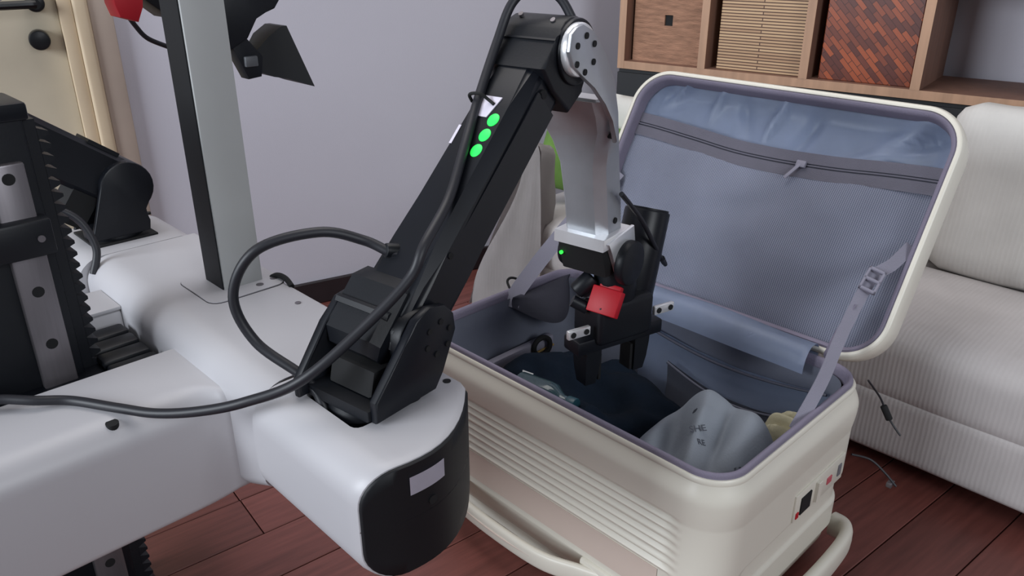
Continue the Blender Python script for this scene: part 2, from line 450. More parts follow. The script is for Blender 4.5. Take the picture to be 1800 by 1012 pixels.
for i in range(20):           # front drop of the cover
    t = i/19; z = .575*(1-t) + .012
    hw = .030 + .03*sstep(.55, .1, z)
    row = []
    for j in range(13):
        s = j/12; y = 1.524 - hw + 2*hw*s + .165*sstep(.56, 0, z)*s
        zz = z - (.05*(2*s-1)**2 if i == 0 else .03*(2*s-1)**2*(1-t))
        row.append((1.572 - .045*sstep(.5, 0, z) + .010*math.sin(s*11+2*t)*(t+.15), y, max(.012, zz)))
    rows.append(row)
add_loft(bm, rows, caps=False, closed=False); bmesh.ops.solidify(bm, geom=bm.faces[:], thickness=.006)
finish('cover_front', bm, M['sofa'], so, 60)
finish('arm', cushion(1.585, 1.63, 1.505, 1.545, .06, .55, .018, 0, amp=.001), M['sofa'], so, 50)

def pillow(name, label, loc, rot, sx, sy, sz, m, cat='cushion'):
    bm = bmesh.new(); n = 22
    for side in (1, -1):
        grid = []
        for i in range(n+1):
            row = []
            for j in range(n+1):
                u = 2*i/n-1; v = 2*j/n-1
                h = (max(0, 1-u**4)*max(0, 1-v**4))**.55
                pin = 1 - .06*(1-abs(u)**2)*(abs(v) > .0)*abs(v)**6
                row.append(bm.verts.new((u*sx/2*(1-.05*(1-v*v)**1*abs(u)**5), v*sy/2*(1-.05*(1-u*u)*abs(v)**5), side*(h*sz/2 + .004*nz(u*2, v*2, side+sx)))))
            grid.append(row)
        for i in range(n):
            for j in range(n):
                bm.faces.new((grid[i][j], grid[i+1][j], grid[i+1][j+1], grid[i][j+1]))
    bmesh.ops.remove_doubles(bm, verts=bm.verts[:], dist=.006)
    o = finish(name, bm, m, None, 60); o.location = loc; o.rotation_euler = rot
    tag(o, label, cat); return o
pillow('green_cushion', 'small green patterned cushion leaning against the sofa arm', (1.86, 1.53, .460), (R(80), R(16), R(-50)), .36, .24, .09, M['green'])
pillow('ivory_cushion', 'ivory cushion behind the green cushion on the sofa', (1.985, 1.42, .50), (R(84), 0, R(-80)), .34, .30, .08, M['pillow'])

# ================================================================ SUITCASE
sx0, sx1, sy0, sy1 = .835, 1.312, .425, 1.15
RZ = .387
CX, CY, HX, HY = (sx0+sx1)/2, (sy0+sy1)/2, (sx1-sx0)/2, (sy1-sy0)/2
sui = thing('suitcase', 'open cream hard-shell suitcase with ribbed side and blue-grey lining', 'suitcase', (CX, CY, 0))
OUT = rrect(HX, HY, .072, 14, 18, 60)
def shell_off(x, y, nx, ny, z):
    """inward offset of the outer surface at height z (ribs, bands, handle recesses)"""
    o = .010*sstep(.345, .385, z)                       # shoulder below the lip
    o += .055*(1-sstep(.0, .075, z))**2                 # rounded foot
    o += -.004*math.sin(PI*max(0, min(1, (z-.30)/.085)))  # swell under the rim
    if nx < -.4:                                        # long side towards the room: ribs
        fade = sstep(.498, .515, y+CY if False else y)*1.0
        if .196 < z < .306:
            k = (z-.196)/.110
            o += fade*(.0005 + .0048*(.5-.5*math.cos(2*PI*7*k)))
        if .112 < z <= .196: o += fade*.0045*sstep(.196, .188, z)
        if z <= .112:
            o += fade*.0045
            w = sstep(.63, .68, y)*(1-sstep(1.03, 1.08, y))
            o += w*.020*sstep(.112, .100, z)*(1-sstep(.050, .035, z))
    if ny < -.4:                                        # short side: stepped bands
        fade = sstep(.905, .925, x)
        if z < .205: o += fade*.010*sstep(.205, .196, z)
        if z < .150: o += fade*(-.006*sstep(.150, .143, z))
        if z < .092: o += fade*.010*sstep(.092, .085, z)
    return o
zs = [0.012 + .06*i/10 for i in range(10)] + [.075 + (.312-.075)*i/96 for i in range(97)] + [.318 + (.378-.318)*i/14 for i in range(15)]
rings = []
for z in zs:
    ring = []
    for (x, y, nx, ny) in OUT:
        X, Y = CX+x, CY+y; o = shell_off(X, Y, nx, ny, z)
        ring.append((X-nx*o, Y-ny*o, z))
    rings.append(ring)
bm = bmesh.new(); add_loft(bm, rings, caps=False)
V0 = [v for v in bm.verts if abs(v.co.z-.012) < 1e-6]
bm.verts.ensure_lookup_table(); nO = len(OUT)
bm.faces.new(bm.verts[:nO])
finish('lower_shell', bm, M['cream'], sui, 40)
# flat coloured band of the long side
bm = bmesh.new(); rows = []
for z in (.126, .1262, .186, .1862):
    row = []
    for i in range(50):
        y = .53 + .58*i/49; x = sx0 + shell_off(sx0, y, -1, 0, z) + (.003 if z in (.126, .1862) else -.0012)
        row.append((x, y, z))
    rows.append(row)
add_loft(bm, rows, caps=False, closed=False); finish('side_band', bm, M['cream2'], sui, 30)
# lip and rim trim
def rim_ring(inset, zf):
    return [(CX+x-nx*inset, CY+y-ny*inset, zf) for (x, y, nx, ny) in OUT]
bm = bmesh.new()
add_loft(bm, [rim_ring(.011, .374), rim_ring(.007, .376), rim_ring(.006, .381), rim_ring(.009, .385), rim_ring(.013, .385), rim_ring(.013, .374)], caps=False)
finish('shell_lip', bm, M['cream'], sui, 50)
bm = bmesh.new()
prof = [(.012, .380), (.0115, .389), (.013, .393), (.017, .394), (.021, .391), (.0235, .385), (.025, .372)]
add_loft(bm, [rim_ring(a, b) for a, b in prof], caps=False)
finish('rim_trim', bm, M['trim'], sui, 60)
# lining of the lower half
IN = rrect(HX-.028, HY-.028, .050, 12, 24, 40)
bm = bmesh.new(); rings = []
for k in range(25):
    z = .378 - (.378-.030)*k/24
    ring = []
    for (x, y, nx, ny) in IN:
        wv = .004*nz(x*3, y*3, z*2, 4) + .003*math.sin(14*(x+y)+9*z)*sstep(.37, .3, z)
        ins = .004*sstep(.378, .35, z) + .03*(1-sstep(.03, .09, z)) - wv
        ring.append((CX+x-nx*ins, CY+y-ny*ins, z))
    rings.append(ring)
add_loft(bm, rings, caps=False); bm.verts.ensure_lookup_table(); bm.faces.new(bm.verts[-len(IN):])
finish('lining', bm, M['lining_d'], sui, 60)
# pockets on the inner hinge side
def wall_sheet(x, y0, y1, z0, z1, bulge, m, name, top=None, nseed=0, parent=sui, th=.003):
    bm = bmesh.new(); rows = []
    for i in range(13):
        t = i/12; row = []
        for j in range(31):
            s = j/30; y = y0+(y1-y0)*s; zt = z1 + (top(s) if top else 0)
            z = z0 + (zt-z0)*t
            b = bulge*math.sin(PI*min(1, t*1.1+.02))*math.sin(PI*s)**.5 + .005*nz(y*4, z*6, nseed, 3)
            row.append((x-b, y, z))
        rows.append(row)
    add_loft(bm, rows, caps=False, closed=False); bmesh.ops.solidify(bm, geom=bm.faces[:], thickness=th)
    return finish(name, bm, m, parent, 60)
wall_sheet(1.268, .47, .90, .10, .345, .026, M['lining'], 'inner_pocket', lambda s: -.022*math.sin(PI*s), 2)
finish('pocket_seam', tube([(1.256 - .004*math.sin(PI*k/10), .48+.041*k, .346-.022*math.sin(PI*k/10)) for k in range(11)], .0028, sub=4, n=8), M['zip'], sui)
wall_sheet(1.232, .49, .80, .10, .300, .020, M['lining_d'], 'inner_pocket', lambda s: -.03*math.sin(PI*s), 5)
finish('pocket_seam', tube([(1.222 - .005*math.sin(PI*k/10), .495+.030*k, .301-.030*math.sin(PI*k/10)) for k in range(11)], .0028, sub=4, n=8), M['zip'], sui)
# divider flap rolled over the hinge side
bm = bmesh.new(); rows = []
for i in range(17):
    a = R(-75 + 245*i/16); row = []
    for j in range(41):
        s = j/40; y = .535 + .52*s
        rr = .042 + .004*nz(y*6, a, 3, 1) + .003*math.sin(9*y+a)
        lx = 1.283 + math.cos(a)*rr*.9; lz = .388 + math.sin(a)*rr*.75
        if i > 12: lx -= .0; lz -= .018*((i-12)/4)**1.2
        row.append((lx, y - .01*(i/16), lz))
    rows.append(row)
add_loft(bm, rows, caps=False, closed=False); bmesh.ops.solidify(bm, geom=bm.faces[:], thickness=.003)
finish('divider_flap', bm, M['lining'], sui, 60)
# padded inner rail with yellow piping and a ring on the far short side
bm = bmesh.new()
add_box(bm, .90, 1.205, 1.092, 1.112, .215, .262, bev=.006); finish('inner_rail', bm, M['band'], sui)
finish('piping', tube([(.905, 1.090, .234), (1.05, 1.089, .236), (1.20, 1.090, .238)], .0028, sub=3), M['yellow'], sui)
bm = bmesh.new(); add_tube(bm, [(1.155+.022*math.cos(2*PI*k/20), 1.083-.004*math.cos(2*PI*k/20), .252+.022*math.sin(2*PI*k/20)) for k in range(20)], .006, sub=0, closed=True)
finish('ring', bm, M['void'], sui)
# gathered elastic pocket under the far hinge corner
bm = bmesh.new(); rows = []
for i in range(13):
    t = i/12; row = []
    for j in range(25):
        s = j/24; x = 1.09 + .185*s; d = math.sin(PI*s)
        row.append((x, 1.112 - .06*d*math.sin(PI*.5*t) - .004*nz(x*3, t*2, 2), .385 - .070*t**1.4*(.35+.65*d)))
    rows.append(row)
add_loft(bm, rows, caps=False, closed=False); bmesh.ops.solidify(bm, geom=bm.faces[:], thickness=.004)
finish('elastic_pocket', bm, mat('pocket_grey', (78, 78, 90), .8, bump=.1), sui, 60)

# carry handle of the long side
bm = bmesh.new()
hp = [(.837, 1.075, .080), (.826, 1.03, .082), (.806, .96, .080), (.802, .855, .078), (.806, .75, .080), (.826, .68, .084), (.838, .64, .086)]
rings = []
P = smooth_path(hp, 8)
for i, p in enumerate(P):
    t = (P[min(i+1, len(P)-1)]-P[max(i-1, 0)]).normalized(); w = Vector((0, 0, 1)); n_ = t.cross(w).normalized()
    ring = []
    for k in range(16):
        a = 2*PI*k/16; ca, sa = math.cos(a), math.sin(a)
        ring.append(p + w*(.019*math.copysign(abs(sa)**.6, sa)) + n_*(.008*math.copysign(abs(ca)**.7, ca)))
    rings.append(ring)
add_loft(bm, rings); ch = finish('carry_handle', bm, M['cream'], sui, 60)
finish('handle_groove', tube([(.8175, 1.00, .084), (.7985, .95, .083), (.794, .855, .081), (.798, .77, .082)], .0022, sub=6, n=8), M['cream2'], sui)
finish('handle_mount', box(.832, .846, .60, .685, .058, .112, bev=.006), M['cream'], sui)
finish('handle_mount', box(.832, .846, 1.04, 1.10, .058, .112, bev=.006), M['cream'], sui)
# top handle and lock on the short side
bm = bmesh.new()
hp = [(1.295, .440, .060), (1.285, .412, .064), (1.24, .396, .066), (1.12, .392, .066), (1.02, .400, .064), (.985, .43, .060)]
P = smooth_path(hp, 8); rings = []
for i, p in enumerate(P):
    t = (P[min(i+1, len(P)-1)]-P[max(i-1, 0)]).normalized(); w = Vector((0, 0, 1)); n_ = t.cross(w).normalized()
    rings.append([p + w*(.026*math.copysign(abs(math.sin(2*PI*k/16))**.6, math.sin(2*PI*k/16))) + n_*(.012*math.copysign(abs(math.cos(2*PI*k/16))**.7, math.cos(2*PI*k/16))) for k in range(16)])
add_loft(bm, rings); finish('top_handle', bm, M['cream'], sui, 60)
lk_ = finish('lock_plate', box(1.062, 1.240, .4215, .4265, .208, .262, bev=.0015), M['cream'], sui)
def lock(name, x0, x1, z0, z1, m, y=.4212, th=.002):
    o = finish(name, box(x0, x1, y-th, y+.001, z0, z1, bev=.0008, seg=1), m, None); o.parent = lk_; return o
lock('lock_dial_window', 1.080, 1.115, .216, .250, M['void'])
lock('lock_button', 1.130, 1.143, .216, .256, M['cream'], th=.006)
lock('red_mark', 1.175, 1.192, .226, .240, mat('lock_red', (190, 90, 100), .6), th=.0015)
lock('key_slot', 1.216, 1.228, .222, .246, mat('lock_grey', (110, 110, 116), .6), th=.0015)
lock('red_edge', 1.067, 1.076, .214, .226, M['red'], th=.0015)
for (x, y) in ((.90, .50), (1.25, .50), (.90, 1.08), (1.25, 1.08)):
    finish('foot', cyl((x, y, 0), (x, y, .016), .016, n=16), M['cream2'], sui)

# ---- lid
TL = R(59.5)
LH = Vector((1.312, 0, .392)); LS = Vector((math.cos(TL), 0, math.sin(TL))); LD = Vector((math.sin(TL), 0, -math.cos(TL)))
LL = .492
def LP(y, s, d): return LH + LS*s + LD*d + Vector((0, y, 0))
LO = rrect(LL/2, HY, .085, 14, 20, 40)          # x -> s, y -> world y
def lring(inset, d):
    return [LP(CY+y-ny*inset, LL/2 + x-nx*inset, d) for (x, y, nx, ny) in LO]
bm = bmesh.new()
prof = [(.003, 0), (0, .006), (0, .022), (.001, .038), (.003, .052), (.008, .066), (.018, .079), (.036, .088), (.07, .092)]
add_loft(bm, [lring(a, b) for a, b in prof], caps=False)
bm.verts.ensure_lookup_table(); bm.faces.new(bm.verts[-len(LO):])
finish('lid_shell', bm, M['cream'], sui, 50)
bm = bmesh.new()
prof = [(.003, .0), (.004, -.003), (.008, -.005), (.012, -.004), (.0125, .004)]
add_loft(bm, [lring(a, b) for a, b in prof], caps=False); finish('lid_lip', bm, M['cream'], sui, 60)
bm = bmesh.new()
prof = [(.0125, -.001), (.016, -.004), (.021, -.002), (.023, .006), (.024, .03)]
add_loft(bm, [lring(a, b) for a, b in prof], caps=False); finish('lid_trim', bm, M['trim'], sui, 60)
# lining with soft wrinkles: one sheet that follows the rounded outline
def lid_sheet(name, m, s0, s1, fd, inset, ns=40, ny=70, th=.002, smooth=70):
    bm = bmesh.new(); rows = []
    r = .085
    for i in range(ns+1):
        s = s0 + (s1-s0)*i/ns
        e = min(s, LL-s)              # half width at this height follows the corner radius
        cut = (r - math.sqrt(max(0, r*r-(r-e)**2))) if e < r else 0
        w = HY - inset - cut
        row = []
        for j in range(ny+1):
            q = 2*j/ny-1
            row.append(LP(CY + q*w, s, fd(q, s)))
        rows.append(row)
    add_loft(bm, rows, caps=False, closed=False)
    bmesh.ops.solidify(bm, geom=bm.faces[:], thickness=th)
    return finish(name, bm, m, sui, smooth)
def ridge(p, q, c0, dirv, width, length):
    """one soft crease: ridge line through c0 along dirv"""
    dx, dy = p-c0[0], q-c0[1]
    al = dx*dirv[0]+dy*dirv[1]; ac = -dx*dirv[1]+dy*dirv[0]
    return math.exp(-(ac/width)**2)*math.exp(-(al/length)**2)
creases = [((.27, .435), (.88, .47), .016, .11, -.020), ((.25, .415), (.93, .38), .020, .13, .014), ((.24, .395), (.95, .3), .013, .10, -.014),
           ((-.02, .43), (.35, .94), .011, .05, -.012), ((.06, .42), (.4, .9), .014, .05, .010), ((-.18, .45), (.2, .98), .012, .04, -.008), ((-.28, .47), (.7, .7), .008, .05, -.012), ((-.10, .43), (.5, -.86), .012, .05, .008)]
def fd_lining(q, s):
    y = -q*HY                           # to the right in the picture = positive
    d = .052 - .020*sstep(.9, 1.0, abs(q)) - .020*sstep(LL-.05, LL-.012, s) - .02*sstep(.05, .012, s)
    for c0, dv, w, l, a in creases: d += 1.5*a*ridge(y, s, c0, dv, w, l)
    return d + .005*nz(y*3, s*3, 1, 4) + .0012*nz(y, s, 5, 26)
lid_sheet('lid_lining', M['lining'], .012, LL-.012, fd_lining, .022, 46, 90)
def zipline(q): return .352 - .012*math.cos(q*PI*.9) + .002*q
def fd_pocket(q, s):
    b = .022*(1-q*q)*math.sin(PI*max(0, min(1, s/.37)))
    y = -q*HY
    b += .010*ridge(y, s, (.08, .15), (.35, -.94), .05, .14) - .010*ridge(y, s, (.0, .23), (.9, .3), .03, .08) + .006*nz(y*2.2, s*3, 8, 4)
    return .028 - b
def pocket_band(name, m, o0, o1, lift, n=80, th=.0022):
    bm = bmesh.new(); rows = []
    for k in range(5):
        t = k/4; row = []
        for j in range(n+1):
            q = 2*j/n-1; s = zipline(q) + o0 + (o1-o0)*t
            row.append(LP(CY + q*(HY-.024), s, fd_pocket(q, zipline(q)) - lift))
        rows.append(row)
    add_loft(bm, rows, caps=False, closed=False); bmesh.ops.solidify(bm, geom=bm.faces[:], thickness=th)
    return finish(name, m and bm, m, sui, 60)
bm = bmesh.new(); rows = []
for i in range(37):
    t = i/36; row = []
    for j in range(81):
        q = 2*j/80-1; st = zipline(q)-.014; s = .014 + (st-.014)*t
        e = s; r = .085; cut = (r-math.sqrt(max(0, r*r-(r-e)**2))) if e < r else 0
        row.append(LP(CY + q*(HY-.024-cut), s, fd_pocket(q, s)))
    rows.append(row)
add_loft(bm, rows, caps=False, closed=False); bmesh.ops.solidify(bm, geom=bm.faces[:], thickness=.0015)
mp_ = finish('mesh_pocket', bm, M['mesh'], sui, 70)
pocket_band('zipper_tape', M['band'], .004, .026, .003)
pocket_band('zipper_tape', M['band'], -.027, -.004, .004)
pocket_band('zipper', M['zip'], -.0045, .0045, .0015, th=.0015)
pocket_band('zipper_coil', M['band'], -.0014, .0014, .0045, th=.002)
q0 = -(.705-CY)/HY*-1
zp = LP(.705, zipline(q0), fd_pocket(q0, zipline(q0)) - .006)
bm = bmesh.new()
ZX = Vector((0, -1, 0)); ZN = -LD
Tz = Matrix((( ZX.x, LS.x, ZN.x, zp.x), (ZX.y, LS.y, ZN.y, zp.y), (ZX.z, LS.z, ZN.z, zp.z), (0, 0, 0, 1)))
add_box(bm, -.010, .010, -.007, .007, -.002, .006, bev=.002, T=Tz); finish('zipper_slider', bm, M['band'], sui)
bm = bmesh.new()
Tz2 = Tz @ Matrix.Rotation(R(-28), 4, 'Z') @ Matrix.Rotation(R(-8), 4, 'X')
add_box(bm, -.0035, .0035, -.042, -.002, .003, .006, bev=.001, T=Tz2); finish('zipper_pull', bm, M['band'], sui)
# stay straps with an adjusting buckle
finish('stay_strap', (lambda b: (add_ribbon(b, [LP(1.118, .24, .01), (1.29, 1.118, .512), (1.23, 1.120, .472), (1.167, 1.12, .430), (1.105, 1.118, .385), (1.09, 1.117, .36)], (.372, -.687, -.527), .034), b)[1])(bmesh.new()), M['band'], sui)
finish('stay_strap', (lambda b: (add_ribbon(b, [LP(.452, .235, .012), LP(.460, .19, -.02), (1.345, .475, .545), (1.25, .470, .478), (1.165, .456, .425), (1.075, .450, .372)], (.372, -.687, -.527), .022), b)[1])(bmesh.new()), M['band'], sui)
bm = bmesh.new()
Tk = Matrix.Translation((1.338, .470, .548)) @ Matrix.Rotation(R(-38), 4, 'Y') @ Matrix.Rotation(R(20), 4, 'X')
for a in ((-.024, .024, -.015, -.010, -.004, .004), (-.024, .024, .010, .015, -.004, .004), (-.024, -.018, -.015, .015, -.004, .004), (-.003, .003, -.015, .015, -.004, .004), (.018, .024, -.015, .015, -.004, .004)):
    add_box(bm, *a, bev=.0015, seg=1, T=Tk)
finish('strap_buckle', bm, M['band'], sui)
bm = bmesh.new(); add_ribbon(bm, [(1.30, .478, .512), (1.27, .486, .468), (1.255, .49, .43), (1.262, .486, .415)], (.35, .6, -.75), .018)
finish('strap_tail', bm, M['trim'], sui)
# cord with a toggle hanging at the hinge corner, and a thin side strap
finish('cord', tube([(1.315, .435, .372), (1.345, .418, .330), (1.352, .404, .300), (1.350, .388, .283), (1.350, .372, .268)], .0018, n=8), M['cable'], sui)
finish('cord_toggle', cyl((1.351, .412, .314), (1.351, .396, .290), .0062, n=14, bev=.002), M['void'], sui)

finish('side_strap', tube([(1.325, .440, .205), (1.35, .413, .194), (1.358, .385, .174), (1.36, .362, .155)], .0022, n=8), M['cable'], sui)
finish('cord_loop', tube([(1.105, 1.130, .388), (1.112, 1.150, .402), (1.122, 1.150, .409), (1.135, 1.140, .404), (1.140, 1.125, .390)], .0028, n=8), M['void'], sui)
finish('strap_clip', box(1.352, 1.368, .368, .378, .150, .160, bev=.001), M['steel'], sui)

# ================================================================ THINGS IN THE SUITCASE
def heap(name, label, cat, m, cx, cy, rx, ry, base, hf, n=44, rot=0, pw_=2.6, group=None):
    """soft pile: a closed sheet over an oval-ish footprint, height from hf(u, v)"""
    bm = bmesh.new(); top = []; bot = []
    c, s = math.cos(rot), math.sin(rot)
    for i in range(n+1):
        rt, rb = [], []
        for j in range(n+1):
            u, v = 2*i/n-1, 2*j/n-1
            # square to squircle
            k = (abs(u)**pw_+abs(v)**pw_)**(1/pw_); mx = max(abs(u), abs(v)); f = mx/k if k > 1e-6 else 1
            U, V_ = u*f, v*f; rr = mx
            x, y = U*rx, V_*ry
            X, Y = cx + x*c - y*s, cy + x*s + y*c
            edge = (1-rr**5)**.5 if rr < 1 else 0
            z = base + hf(U, V_)*edge + .0
            rt.append(bm.verts.new((X, Y, z))); rb.append(bm.verts.new((X, Y, base-.004)) if rr < 1-1e-9 else rt[-1])
        top.append(rt); bot.append(rb)
    for i in range(n):
        for j in range(n):
            bm.faces.new((top[i][j], top[i+1][j], top[i+1][j+1], top[i][j+1]))
            q = [bot[i][j], bot[i][j+1], bot[i+1][j+1], bot[i+1][j]]
            try: bm.faces.new(q)
            except ValueError: pass
    o = finish(name, bm, m, None, 80); tag(o, label, cat, group); return o
def h_navy(u, v):
    return .258 + .040*nz(u*1.7+3, v*1.9, 1, 1.3) + .018*nz(u, v, 4, 5) + .010*math.sin(7*u+4*v) - .05*max(0, -v)*sstep(0, -.6, u)
nv = heap('navy_jacket', 'dark navy crumpled jacket filling the middle of the suitcase', 'clothing', M['navy'], 1.055, .868, .192, .245, .035, h_navy)
def h_grey(u, v):
    d = .212 + .025*u - .012*v
    d += .030*math.exp(-((u-.75+.5*(v-.5))/.35)**2)*sstep(-1, .3, v)                     # crest towards the middle
    d -= .040*ridge(u, v, (.0, .42), (.86, .5), .16, .75)                                # valley with the print
    d += .022*ridge(u, v, (-.1, .02), (.9, .42), .13, .7) - .018*ridge(u, v, (.1, -.22), (.92, .38), .08, .6)
    d += .016*ridge(u, v, (.2, -.5), (.9, .4), .2, .7) + .010*nz(u, v, 6, 2.2)
    return d
gs = heap('grey_sweatshirt', 'light grey sweatshirt with small dark print at the near end of the suitcase', 'clothing', M['greycloth'], 1.005, .575, .148, .128, .13, h_grey, n=64)
def on_grey(x, y):
    dg = bpy.context.evaluated_depsgraph_get(); dg.update()
    ok, p, n_, _ = gs.ray_cast(Vector((x, y, 1)), Vector((0, 0, -1)))
    return (p, n_) if ok else (Vector((x, y, .3)), Vector((0, 0, 1)))
def grey_print(name, body, x, y, size, ang):
    p, n_ = on_grey(x, y)
    t = Vector((math.cos(ang), math.sin(ang), 0)); t = (t - n_*t.dot(n_)).normalized(); b_ = n_.cross(t)
    q = p + n_*.0006
    mw = Matrix(((t.x, b_.x, n_.x, q.x), (t.y, b_.y, n_.y, q.y), (t.z, b_.z, n_.z, q.z), (0, 0, 0, 1)))
    return text_mesh(name, body, size, M['print'], gs, mw)
for nm, tx_, px_, py_, sz_, an_ in (('print_mark', '8', 1.037, .610, .022, -30), ('print_line', 'SHE', .988, .573, .017, -38), ('print_line', 'RE', .974, .556, .015, -38), ('print_logo', '[]', .948, .490, .016, -30), ('print_logo', '^', .930, .496, .020, -30), ('print_logo', '[ ]', .968, .483, .016, -30)):
    grey_print(nm, tx_, px_, py_, sz_, R(an_))
heap('cream_towel', 'cream rolled towel beside the hinge pocket', 'towel', M['creamcloth'], 1.19, .505, .046, .052, .245, lambda u, v: .060 + .012*math.cos(9*u), n=24)
# clear plastic bottle by the front edge, resting on the jacket
def top_of(ob, x, y):
    ok, p, n_, _ = ob.ray_cast(Vector((x, y, 1)), Vector((0, 0, -1)))
    return p.z if ok else .28
bpy.context.evaluated_depsgraph_get().update()
za, zb_ = top_of(nv, .955, .955), top_of(nv, .965, .845)
bt = thing('plastic_bottle', 'clear plastic bottle lying on the dark clothes by the front edge', 'bottle', (.96, .90, za))
p0 = Vector((.955, .955, za+.020)); d = (Vector((.965, .845, zb_+.020))-p0).normalized()
bm = bmesh.new(); u_ = d.orthogonal().normalized(); w_ = d.cross(u_)
pr = [(0, .020), (.004, .027), (.07, .028), (.085, .026), (.10, .015), (.108, .012), (.12, .012)]
add_loft(bm, [[p0 + d*t + (u_*math.cos(2*PI*k/24)+w_*math.sin(2*PI*k/24))*r for k in range(24)] for t, r in pr]); finish('bottle_body', bm, M['clear'], bt)
finish('bottle_cap', cyl(p0+d*.118, p0+d*.138, .0145, n=24, bev=.002), mat('teal_cap', (30, 66, 76), .4), bt)
bm = box(-.006, .006, -.013, .013, 0, .001); o = finish('care_label', bm, M['whitemark'], None, 0); o.location = (.985, .960, top_of(nv, .985, .960)+.007); o.rotation_euler = (R(28), R(-30), R(35))
tag(o, 'small white care label standing out of the dark clothes', 'label')

# ================================================================ ROBOT
rb = thing('robot', 'white two-armed robot with black jointed arms reaching into the suitcase', 'robot', (.22, 1.2, 0))
ZBm = .600
def xyloft(name, m, sections, parent=rb, smooth=45):
    bm = bmesh.new(); add_loft(bm, sections); return finish(name, bm, m, parent, smooth)
def beam_section(y, x0, x1, z0, z1, rt_back, rt_front, rb_):
    """cross-section in X-Z, corner radii: top back, top front, bottom"""
    out = []
    def arc(cx, cz, r, a0, a1, n=8):
        for i in range(n+1):
            a = R(a0+(a1-a0)*i/n); out.append((cx+r*math.cos(a), y, cz+r*math.sin(a)))
    def line(p, q, n=10):
        for i in range(1, n): out.append((p[0]+(q[0]-p[0])*i/n, y, p[1]+(q[1]-p[1])*i/n))
    arc(x1-rt_front, z1-rt_front, rt_front, 0, 90); line((x1-rt_front, z1), (x0+rt_back, z1)); arc(x0+rt_back, z1-rt_back, rt_back, 90, 180)
    arc(x0+rb_, z0+rb_, rb_, 180, 270); line((x0+rb_, z0), (x1-rb_, z0)); arc(x1-rb_, z0+rb_, rb_, 270, 360)
    return out
# shoulder beam from the near pod to the far pod
secs = [beam_section(y, .351, .548, z0, ZBm, .045, .006, .02) for y, z0 in ((.803, .452), (.86, .425), (.898, .412), (.93, .44), (1.0, .455), (1.2, .455), (1.36, .455), (1.385, .455))]
xyloft('shoulder_beam', M['white'], secs)
# near pod with a square well for the arm: walls built around the well
WX0, WX1, WY0, WY1 = .393, .490, .648, .757
def plan_end(x):
    return .563 + (.020*((.42-x)/.08)**2 if x < .42 else .075*((x-.42)/.125)**2)
pod_x = [.335 + (.549-.335)*i/22 for i in range(23)]
bm = bmesh.new()
# outer skin rings along Y, end following the curved plan
def pod_section(f):
    s = beam_section(0, .343, .549, .452, ZBm, .042, .010, .045)
    out = []
    for (x, y, z) in s:
        ye = plan_end(x) + .004
        zz = z
        k = sstep(.75, 1, f)
        out.append((x, .797 + (ye-.797)*f, zz))
    return out
rings = [pod_section(f) for f in (0, .15, .3, .45, .6, .75, .85, .93, .97, 1.0)]
cxp, czp = .442, .527
def shrink(ring, k, dy):
    return [(cxp+(x-cxp)*k, y+dy, czp+(z-czp)*k) for (x, y, z) in ring]
rings[-1] = shrink(rings[-1], .985, -.002)
def flat(ring, kx, kz, dy):
    out = []
    for (x, y, z) in ring:
        X = cxp+(x-cxp)*kx; out.append((X, plan_end(X)+dy, czp+(z-czp)*kz))
    return out
for kk in (.97, .7, .4, .03): rings.append(flat(pod_section(1.0), .975, kk, 0))
add_loft(bm, rings)
pod = finish('arm_pod', bm, M['white'], rb, 45)
# cut the well (a real hole)
cut = finish('well_cutter', box(WX0, WX1, WY0, WY1, .545, .70, bev=.010, seg=3), M['void'], None, 0)
md = pod.modifiers.new('well', 'BOOLEAN'); md.object = cut; md.operation = 'DIFFERENCE'; md.solver = 'EXACT'
dg = bpy.context.evaluated_depsgraph_get(); dg.update()
nme = bpy.data.meshes.new_from_object(pod.evaluated_get(dg)); pod.modifiers.clear(); pod.data = nme
nme.materials.clear(); nme.materials.append(M['white'])
bpy.data.objects.remove(cut)
nme.shade_smooth(); nme.set_sharp_from_angle(angle=R(45))
bm = bmesh.new()
for a in ((WX0+.0008, WX0+.003, WY0+.001, WY1-.001, .547, .590), (WX1-.003, WX1-.0008, WY0+.001, WY1-.001, .547, .590), (WX0+.003, WX1-.003, WY0+.0008, WY0+.003, .547, .590), (WX0+.003, WX1-.003, WY1-.003, WY1-.0008, .547, .590), (WX0+.001, WX1-.001, WY0+.001, WY1-.001, .5455, .5475)):
    add_box(bm, *a)
wl = finish('well_liner', bm, M['void'], None, 0); wl.parent = pod
# black end panel: slightly smaller outline, proud of the pod's end
ol = [(x, plan_end(x)+.004-.004, z) for (x, y, z) in beam_section(0, .343, .549, .452, ZBm, .042, .010, .045)]
bm = bmesh.new()
add_loft(bm, [flat(ol, .962, .950, .002), flat(ol, .962, .950, -.002), flat(ol, .952, .935, -.0042)] + [flat(ol, .952, kk, -.0042) for kk in (.7, .4, .0)], caps=False)
def pod_part(name, bm, m, smooth=35):
    o = finish(name, bm, m, None, smooth); o.parent = pod; return o
pod_part('end_panel', bm, M['panel'], 60)
def on_end(x, z, off): return Vector((x, plan_end(x)-.0045-off, z))
# sticker and screw on the panel
def end_patch(name, x0, x1, z0, z1, m, off=.0012):
    bm = bmesh.new(); rows = []
    for k, zz in enumerate((z0, z1)):
        rows.append([on_end(x0+(x1-x0)*i/10, zz, off + .0) for i in range(11)])
    add_loft(bm, rows, caps=False, closed=False); bmesh.ops.solidify(bm, geom=bm.faces[:], thickness=.0006); return pod_part(name, bm, m, 60)
end_patch('sticker', .398, .446, .5585, .5815, M['sticker'], .0010)
pod_part('screw_hole', cyl(on_end(.427, .538, .0010), on_end(.427, .538, -.004), .0055, n=16), M['void'])
pod_part('screw', cyl((.533, .658, .5995), (.533, .658, .6008), .005, n=16), M['void'])
